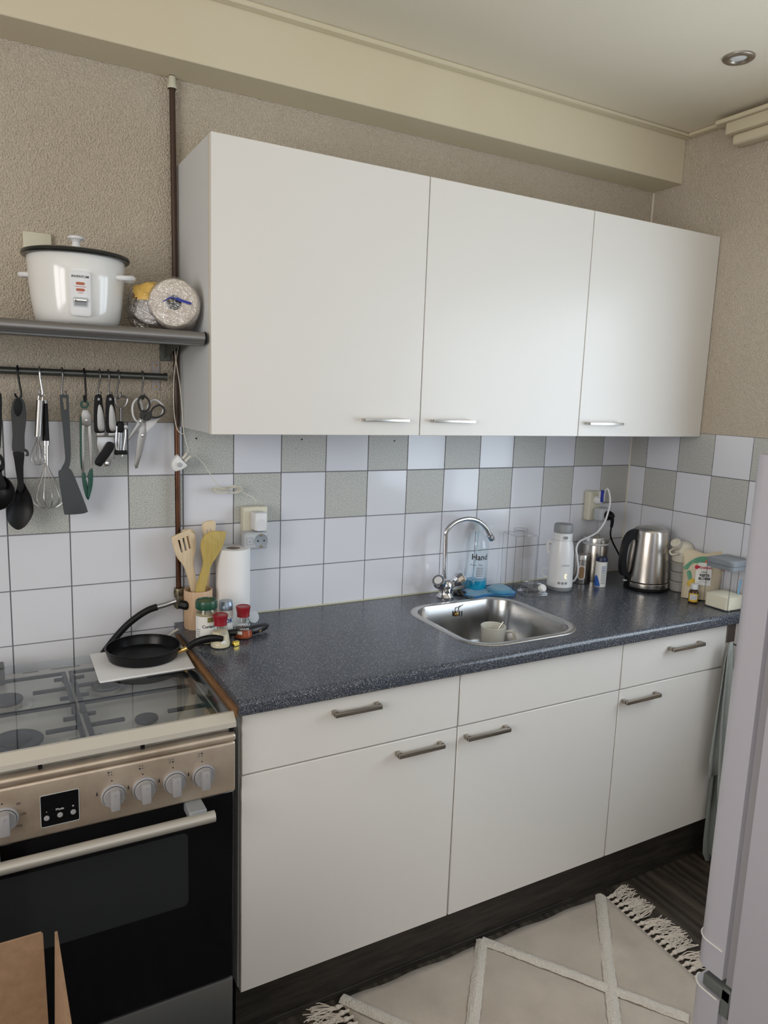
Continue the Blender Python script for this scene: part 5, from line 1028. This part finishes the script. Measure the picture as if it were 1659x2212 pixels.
# tongs
T = Thing('tongs', 'steel tongs with green silicone tips and green hanging ring', 'tongs', WY(183, 870, yU))
flat(T, 'hanging_ring', [(632, 360), (655, 370), (667, 392), (655, 415), (632, 425), (608, 415), (597, 392), (608, 370)], .004, M['greensil'], yU, [[(p_[0], p_[1]) for p_ in [(632+18*math.cos(t), 392+17*math.sin(t)) for t in [2*PI*k/14 for k in range(14)]]]])
flat(T, 'hinge_plate', [(612, 432), (655, 430), (676, 470), (678, 545), (650, 560), (625, 550), (608, 545), (606, 470)], .012, M['usteel'], yU, smo=False, r=.001)
flat(T, 'arm', [(608, 545), (634, 545), (626, 600), (628, 780), (628, 905), (612, 905), (608, 780)], .009, M['usteel'], yU, smo=False, r=.001)
flat(T, 'arm', [(652, 545), (678, 545), (684, 680), (692, 800), (692, 870), (682, 905), (672, 880), (668, 780), (660, 640)], .009, M['usteel'], yU, smo=False, r=.001)
flat(T, 'side_grip', [(596, 490), (606, 480), (607, 560), (608, 780), (606, 880), (598, 780)], .014, M['greensil'], yU+.001, smo=False, r=.001)
flat(T, 'tip', [(612, 905), (636, 905), (640, 950), (650, 975), (655, 1040), (656, 1100), (640, 1080), (618, 990)], .010, M['greensil'], yU, n=2, r=.002)
flat(T, 'tip', [(690, 868), (694, 920), (690, 1000), (672, 1070), (658, 1108), (654, 1040), (660, 960), (654, 930), (668, 890)], .010, M['greensil'], yU-.004, n=2, r=.002)
bm = BM(); q = WY(*Z2([(645, 512)])[0], yU-.006); lathe(bm, [(.003, 0), (.0025, .0015), (0, .002)], mtx=Matrix.Translation(q) @ Matrix.Rotation(PI/2, 4, 'X'), seg=12); T.add('rivet', bm, M['chrome'])
# can opener: two handles and works
T = Thing('can_opener', 'can opener with two black and steel handles and black turning key', 'can opener', WY(225, 860, yU))
for k, dx in enumerate((0, 87)):
    flat(T, 'handle', [(712+dx, 325), (755+dx, 322), (764+dx, 380), (776+dx, 480), (782+dx, 580), (765+dx, 605), (722+dx, 605), (706+dx, 590), (702+dx, 500), (704+dx, 400)], .012, M['black'], yU, r=.002, n=2)
    flat(T, 'steel_inlay', [(732+dx, 398), (750+dx, 400), (768+dx, 460), (777+dx, 560), (770+dx, 590), (740+dx, 592), (726+dx, 560), (724+dx, 470)], .015, M['usteel'], yU, r=.002)
    flat(T, 'end_cap', [(720+dx, 605), (780+dx, 600), (778+dx, 632), (722+dx, 634)], .010, M['usteel'], yU, smo=False, r=.001)
    flat(T, 'handle_hole', [(726+dx, 345), (742+dx, 345), (742+dx, 362), (726+dx, 362)], .0128, M['greyplas'], yU, smo=False, r=0)
flat(T, 'cutter_plate', [(725, 635), (860, 635), (855, 800), (835, 800), (822, 850), (780, 855), (775, 800), (740, 760), (725, 700)], .004, M['zinc'], yU+.002, smo=False, r=.0006)
flat(T, 'turning_key', [(815, 672), (845, 680), (850, 710), (835, 745), (760, 845), (738, 852), (712, 840), (710, 815), (740, 770), (790, 690)], .014, M['black'], yU-.010, r=.003)
bm = BM(); q = WY(*Z2([(800, 835)])[0], yU-.001); lathe(bm, [(.006, 0), (.006, .002), (.002, .003), (0, .003)], mtx=Matrix.Translation(q) @ Matrix.Rotation(PI/2, 4, 'X'), seg=16); T.add('feed_wheel', bm, M['chrome'])
# corkscrew
T = Thing('corkscrew', 'winged steel corkscrew with black collar hanging beside the can opener', 'corkscrew', WY(262, 860, yU))
C = lambda a, b, y=yU: WY(*Z2([(a, b)])[0], y)
bm = BM(); tube(bm, [C(862, 345), C(905, 333), (C(950, 345)), C(945, 385), C(920, 415), C(885, 412), C(862, 375)], .0026, 8, 5, True); T.add('bottle_opener_loop', bm, M['zinc'])
bm = BM(); tube(bm, [C(903, 415), C(902, 528)], .0022, 8, 0)
for k in range(9): bm2 = tube(bm, [C(903, 430+k*11)+Vector((.0042*math.cos(t), .0042*math.sin(t), 0)) for t in [2*PI*j/10 for j in range(10)]], .0013, 6, 0, True)
T.add('rack', bm, M['zinc'])
flat(T, 'collar', [(880, 522), (918, 522), (925, 560), (918, 600), (880, 600), (872, 560)], .016, M['black'], yU, r=.003, n=2)
bm = BM(); tube(bm, [C(895, 598), C(890, 735)], .0068, 14, 0); T.add('barrel', bm, clear('tinted_barrel', (.6, .6, .62), .05, 1.5, .2))
bm = BM(); ws = [C(893+7*math.cos(j*1.1), 604+j*5.2)+Vector((0, .003*math.sin(j*1.1), 0)) for j in range(26)]; tube(bm, ws, .0013, 6, 2); T.add('worm', bm, M['chrome'])
flat(T, 'base_ring', [(862, 732), (945, 736), (950, 765), (858, 768)], .018, M['black'], yU, smo=False, r=.002)
for l in ([(872, 555), (868, 620), (866, 700), (872, 735)], [(935, 555), (938, 620), (926, 720), (914, 780)]): bm = BM(); tube(bm, [C(a, b, yU-.004) for a, b in l], .0030, 8, 4, flat=.6); T.add('lever_arm', bm, M['chrome'])
bm = BM(); q = C(938, 562, yU-.003); lathe(bm, [(.006, -.004), (.007, 0), (.006, .004), (0, .005)], mtx=Matrix.Translation(q) @ Matrix.Rotation(PI/2, 4, 'X'), seg=14); T.add('gear', bm, M['zinc'])
# scissors
def ringh(T, name, outer, m, y, w_, th=.010):
    pts = [WY(a, b, y) for a, b in Z2(outer)]; bm = BM(); tube(bm, pts, w_, 10, 5, True, flat=th/(2*w_)); return T.add(name, bm, m, ang=60)
T = Thing('black_scissors', 'steel scissors with dark oval handles hanging in front', 'scissors', WY(312, 860, -.074))
ys = -.074
ringh(T, 'finger_loop', [(1078, 330), (1112, 365), (1116, 410), (1095, 440), (1060, 445), (1038, 410), (1034, 365), (1050, 335)], M['greyrub'], ys, .0026)
ringh(T, 'finger_loop', [(1150, 415), (1190, 398), (1222, 420), (1225, 455), (1190, 485), (1140, 490), (1118, 470), (1130, 440)], M['greyrub'], ys, .0026)
flat(T, 'handle_neck', [(1055, 440), (1098, 435), (1090, 465), (1070, 500), (1044, 495)], .008, M['greyrub'], ys, r=.001, n=2); flat(T, 'handle_neck', [(1125, 440), (1135, 490), (1105, 515), (1075, 512), (1085, 480)], .008, M['greyrub'], ys-.003, r=.001, n=2)
flat(T, 'blade', [(1044, 492), (1072, 500), (1060, 540), (1010, 610), (962, 662), (955, 650), (990, 590)], .0025, M['usteel'], ys, smo=False, r=.0004); 
bm = BM(); q = C(1048, 520, ys-.002); lathe(bm, [(.004, 0), (.003, .0015), (0, .002)], mtx=Matrix.Translation(q) @ Matrix.Rotation(PI/2, 4, 'X'), seg=12); T.add('pivot', bm, M['chrome'])
T = Thing('white_scissors', 'steel scissors with white oval handles hanging behind the black pair', 'scissors', WY(315, 862, -.058)); ys = -.058
ringh(T, 'finger_loop', [(1030, 350), (998, 380), (988, 430), (1000, 490), (1030, 520), (1060, 480), (1060, 400)], M['whiteplas'], ys, .0030)
ringh(T, 'finger_loop', [(1130, 365), (1170, 362), (1215, 400), (1215, 450), (1180, 500), (1125, 500), (1100, 430)], M['whiteplas'], ys, .0030)
flat(T, 'handle_neck', [(1020, 520), (1060, 520), (1070, 550), (1040, 570), (1030, 600)], .008, M['whiteplas'], ys, r=.001, n=2); flat(T, 'handle_neck', [(1100, 500), (1180, 500), (1140, 560), (1110, 580), (1095, 600), (1085, 540)], .008, M['whiteplas'], ys, r=.001, n=2)
flat(T, 'blade', [(1070, 535), (1100, 570), (1096, 610), (1070, 730), (1026, 868), (1010, 870), (1005, 840), (1030, 620), (1040, 570)], .003, M['usteel'], ys-.002, smo=False, r=.0005)
flat(T, 'blade', [(1062, 545), (1040, 570), (1030, 620), (1010, 780), (1012, 866), (1040, 780), (1060, 600)], .002, M['darkmetal'], ys+.001, smo=False, r=.0003)
bm = BM(); q = C(1066, 624, ys-.004); lathe(bm, [(.0045, 0), (.004, .002), (0, .003)], mtx=Matrix.Translation(q) @ Matrix.Rotation(PI/2, 4, 'X'), seg=14); T.add('pivot', bm, M['chrome'])

# ------------------------------------------------------------ towel on hook
yh = BY-.001; a = WY(1574, 1352, yh-.004); b = WY(1590, 1352, yh-.004); zb = WY(1580, 1386, yh-.004).z
T = Thing('towel_hook', 'brown metal over-door hook below the worktop near the wall', 'hook', ((a.x+b.x)/2, yh, zb))
bm = BM(); box(bm, a.x+.001, b.x+.001, yh-.0035, yh-.0008, zb-.001, BT, .0005, 1); T.add('strap', bm, M['darkmetal'] if 0 else mat('brown_steel', (.16, .125, .11), .4, .6))
hxm = (a.x+b.x)/2+.004; bm = BM(); tube(bm, [(hxm, yh-.003, zb+.002), (hxm, yh-.016, zb-.006), (hxm, yh-.030, zb-.003), (hxm, yh-.036, zb+.008)], .005, 8, 5, flat=.5); T.add('prong', bm, mat('brown_steel', (.16, .125, .11), .4, .6))
def hang(T, name, rows_, y, m, amp=.008, folds=3):
    bm = BM(); G = []; n = 16
    for (xl, xr, z) in rows_:
        row = []
        for i in range(n+1):
            u = i/n; sp2 = min(1, (rows_[0][2]-z)/.15); row.append(bm.verts.new((xl+(xr-xl)*u, y-amp*sp2*math.sin(u*PI*folds+z*2)-.004*sp2, z)))
        G.append(row)
    for a_, b_ in zip(G, G[1:]):
        for i in range(n): bm.faces.new((a_[i], a_[i+1], b_[i+1], b_[i]))
    o = T.add(name, bm, m, ang=70); mo = o.modifiers.new('thickness', 'SOLIDIFY'); mo.thickness = .003; return o
yt = yh-.036; zt = zb+.004
T = Thing('tea_towel', 'grey-green tea towel hanging from the hook by the wall', 'towel', (hxm, yt, zt))
def erow(l, r, y):
    out = []
    for (lx, ly), rx in zip(l, r): p = WY(lx, ly, y); out.append((p.x, p.x+rx, p.z))
    return out
hang(T, 'front_layer', erow([(1578, 1388), (1572, 1410), (1564, 1460), (1556, 1520), (1551, 1580), (1548, 1640), (1546, 1700), (1545, 1745)], [.014, .03, .05, .065, .075, .085, .09, .095], yt-.006), yt-.006, M['towel'], .007, 3)
hang(T, 'rear_layer', erow([(1577, 1390), (1568, 1420), (1556, 1480), (1546, 1540), (1537, 1600), (1531, 1640), (1529, 1680)], [.02, .04, .06, .08, .09, .10, .10], yt+.004), yt+.006, M['towel'], .004, 4)
T = Thing('long_cloth', 'longer dark sage cloth hanging behind the tea towel almost to the floor', 'cloth', (hxm, yt+.012, zt))
hang(T, 'fabric', erow([(1579, 1392), (1570, 1430), (1560, 1500), (1550, 1560), (1541, 1640), (1533, 1700), (1525, 1760), (1519, 1815), (1518, 1845), (1524, 1860)], [.02, .045, .07, .09, .10, .11, .12, .125, .125, .12], yt+.020), yt+.024, M['toweld'], .006, 5)

# ------------------------------------------------------------ rug
# corner points and the lattice lines measured on the floor plane
RA, RB = Vector((.268, -.584, 0)), Vector((1.236, -.592, 0))
T = Thing('rug', 'beige cotton rug with raised diamond lines and knotted tassels', 'rug', (.75, -1.0, 0))
dl_, dr_ = Vector((.10, -1.9, 0))-Vector((0, 0, 0)), Vector((-.03, -1.9, 0))
LEN = .765
C1 = RA+Vector((.05, -LEN, 0)); C2 = RB+Vector((-.05, -LEN, 0))
def rp(u, v): return (RA*(1-u)+RB*u)*(1-v)+(C1*(1-u)+C2*u)*v
bm = BM(); NU, NV = 40, 40; G = []
for j in range(NV+1):
    G.append([])
    for i in range(NU+1):
        p = rp(i/NU, j/NV); e_ = .0035*math.sin(p.x*11+p.y*5)*math.sin(p.y*13) + .0015*math.sin(p.x*31)
        edge = min(i, NU-i, j, NV-j)/3; z = .007+max(0, e_)*min(1, edge); wob = .003*math.sin(i*.8) if j == 0 else 0; G[-1].append(bm.verts.new((p.x, p.y+wob, z)))
for j in range(NV):
    for i in range(NU): bm.faces.new((G[j][i], G[j][i+1], G[j+1][i+1], G[j+1][i]))
rg = T.add('weave', bm, M['rug'], ang=80); mo = rg.modifiers.new('thickness', 'SOLIDIFY'); mo.thickness = .005; mo.offset = -1
def ridge(p, q):
    n = max(8, int((q-p).length/.012)); bm = BM(); sd = (q-p).normalized().cross(Vector((0, 0, 1))); rows2 = []
    for i in range(n+1):
        c_ = p.lerp(q, i/n); row = []
        for k in range(5): t = (k-2)/2; row.append(bm.verts.new((c_+sd*(t*.0175+random.uniform(-.0012, .0012)))+Vector((0, 0, .0105+.0075*(1-t*t)+random.uniform(-.0012, .0012)))))
        rows2.append(row)
    for a_, b_ in zip(rows2, rows2[1:]):
        for k in range(4): bm.faces.new((a_[k], a_[k+1], b_[k+1], b_[k]))
    T.add('tufted_line', bm, M['tuft'], ang=20)
V1 = Vector((.352, -.515, 0)); V2 = Vector((-.35, -.40, 0)); s2 = 1.0
e0, e1, e2 = Vector((.272, -.582, 0)), Vector((.742, -.580, 0)), Vector((1.218, -.592, 0))
xa = e1+V1*.55 
ridge(e0, e0+V1*1.42); ridge(e1, e1+V1*.93); ridge(e1, e1+V2*1.25); ridge(e2, e2+V2*1.85)
for u in (0, 1):      # tassels
    nT = 34
    for k in range(nT):
        v = (k+.7)/nT; p = rp(u, v); s = -1 if u == 0 else 1; kp = p+Vector((s*.014, random.uniform(-.002, .002), .007))
        bm = BM(); tube(bm, [p+Vector((-s*.004, 0, .006)), kp], .0045, 6, 2); bmesh.ops.create_icosphere(bm, subdivisions=2, radius=.0078, matrix=Matrix.Translation(kp+Vector((s*.004, 0, .001))) @ Matrix.Diagonal((1.2, 1, .8, 1)))
        dirx = s*(.85+.3*random.random()); dy = random.uniform(-.5, .5)+(.3*math.sin(k*.7))
        for j in range(14):
            ln = random.uniform(.055, .100); d_ = Vector((dirx, dy+random.uniform(-.35, .35), 0)).normalized(); pr2 = Vector((-d_.y, d_.x, 0)); w1 = random.uniform(-.012, .012)
            s0 = kp+Vector((s*.010, random.uniform(-.005, .005), random.uniform(-.002, .003))); e_ = s0+d_*ln; e_.z = random.uniform(.0016, .005); md = s0+d_*ln*.5+pr2*w1; md.z = random.uniform(.004, .011)
            tube(bm, [s0, md, e_], .0015, 4, 3, caps=False)
        T.add('tassel', bm, M['yarn'], ang=60)

# ------------------------------------------------------------ fridge and the appliance on it
FX0, FX1 = .600, 1.19; yb0, yb1 = -2.02, -1.448
T = Thing('fridge_freezer', 'white fridge-freezer seen from its hinge side at the right edge', 'fridge', ((FX0+FX1)/2, -1.7, 0))
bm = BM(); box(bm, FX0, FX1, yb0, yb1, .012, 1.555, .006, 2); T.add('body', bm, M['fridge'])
for xx in (FX0+.05, FX1-.08): bm = BM(); box(bm, xx, xx+.03, yb1-.06, yb1-.03, .0005, .012); T.add('foot', bm, M['black'])
def fdoor(z0, z1, name):
    out = [(FX0+.001, -1.4300)]+[(FX0+.001+.026-.026*math.cos(t), -1.396+.026*math.sin(t)) for t in [PI/2*k/8 for k in range(9)]]
    out += [((FX0+FX1)/2, -1.366)]+[(FX1-.001-.026+.026*math.sin(t), -1.396+.026*math.cos(t)) for t in [PI/2*k/8 for k in range(9)]]+[(FX1-.001, -1.4300)]
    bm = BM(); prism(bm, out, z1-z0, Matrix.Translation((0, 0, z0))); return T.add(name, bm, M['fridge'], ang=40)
zA = .665; zB = .577
d1 = fdoor(zA-.055, 1.550, 'door'); d2 = fdoor(.05, zB-.008, 'door')
bm = BM(); o_ = [(FX0-.0006, -1.426)]+[(FX0+.001+.026-.0275*math.cos(t), -1.396+.0275*math.sin(t)) for t in [PI/2*k/8 for k in range(9)]]
for z in (zA, ): tube(bm, [(p[0], p[1], z) for p in o_], .0016, 6, 0)
T.add('seam', bm, mat('pale_seam', (.75, .72, .68), .4), d1)
bm = BM(); tube(bm, [(p[0], p[1], zB-.009) for p in o_], .0018, 6, 0); T.add('seam', bm, mat('pale_seam', (.75, .72, .68), .4), d2)
bm = BM(); box(bm, FX0+.014, FX1-.014, -1.448, -1.430, .06, 1.545); T.add('gasket', bm, mat('grey_gasket', (.30, .29, .30), .6))
bm = BM(); box(bm, FX0+.002, FX0+.045, -1.452, -1.392, zB-.004, zB+.020, .003, 2); box(bm, FX0+.002, FX0+.012, -1.4485, -1.4305, zB-.035, zB+.022, .002, 1); T.add('hinge', bm, mat('grey_hinge', (.12, .13, .125), .5))
T = Thing('white_appliance', 'white rounded appliance corner just visible on top of the fridge', 'appliance', (.88, -1.6, 1.5555))
bm = BM(); box(bm, FX0+.018, FX1-.06, -1.90, -1.384, 1.570, 1.86, .014, 4); T.add('body', bm, M['white'])
for xx in (FX0+.06, FX1-.12):
    for yy in (-1.85, -1.47): bm = BM(); lathe(bm, [(0, 1.5555), (.014, 1.5555), (.012, 1.570), (0, 1.570)], (xx, yy, 0), 14); T.add('foot', bm, M['black'])

# ------------------------------------------------------------ cardboard box, lower left
T = Thing('cardboard_box', 'open brown cardboard box with upright flaps in front of the stove', 'box', (-.72, -1.15, 0))
bx0, bx1, by0, by1, bz = -1.0, -.455, -1.32, -.99, .50
bm = BM(); t = .004
box(bm, bx0, bx1, by0, by1, .0005, .0045); box(bm, bx0, bx0+t, by0, by1, .0045, bz); box(bm, bx1-t, bx1, by0, by1, .0045, bz); box(bm, bx0+t, bx1-t, by0, by0+t, .0045, bz); box(bm, bx0+t, bx1-t, by1-t, by1, .0045, bz); T.add('body', bm, M['card'], smooth=False)
pT = WY(93, 2016, -1.0)
bm = BM(); prism(bm, [(bx0, bz), (pT.x+.004, bz), (pT.x, pT.z-.004), (pT.x-.003, pT.z), (bx0, pT.z+.004)], .004, FY(-.994)); T.add('flap', bm, M['card'], smooth=False)
ft = WY(124, 2011, -1.0); fm = [Vector((bx1, -.995, bz)), Vector((bx1, -1.30, bz)), Vector((ft.x+.000, -1.20, ft.z)), Vector((ft.x, -1.0, ft.z))]
n_ = (fm[1]-fm[0]).cross(fm[3]-fm[0]).normalized()*.004; bm = BM(); va = [bm.verts.new(p) for p in fm]; vb = [bm.verts.new(p+n_) for p in fm]
bm.faces.new(va); bm.faces.new(vb[::-1])
for i in range(4): j = (i+1) % 4; bm.faces.new((va[i], va[j], vb[j], vb[i]))
T.add('flap', bm, M['card'], smooth=False)

# ------------------------------------------------------------ ceiling spot and curtain rail
sc_ = Vector((1.382, -.660, ZC)); sc_ = WZ(1596, 124, ZC); T = Thing('ceiling_spot', 'round recessed ceiling spotlight with brushed metal ring', 'spotlight', sc_)
bm = BM(); lathe(bm, [(.043, -.0005), (.0425, -.004), (.040, -.006), (.028, -.007), (.024, -.005), (.022, -.0008)], sc_, 40); T.add('ring', bm, M['handle'])
bm = BM(); lathe(bm, [(0, -.0035), (.012, -.0032), (.0225, -.0012)], sc_, 28); T.add('lamp', bm, M['lamp'])
T = Thing('curtain_rail', 'cream double curtain rail mounted high on the right wall', 'curtain rail', (1.77, -1.4, 2.50))
bm = BM(); box(bm, 1.742, 1.8235, -2.7, -.315, 2.5725, 2.5875, .002, 1); T.add('ceiling_board', bm, M['paint'])
bm = BM(); box(bm, 1.752, 1.8235, -2.7, -.352, 2.535, 2.572, .003, 2); T.add('upper_track', bm, M['paint'])
bm = BM(); box(bm, 1.768, 1.8235, -2.7, -.368, 2.500, 2.5345, .010, 4); T.add('lower_track', bm, M['paint'])
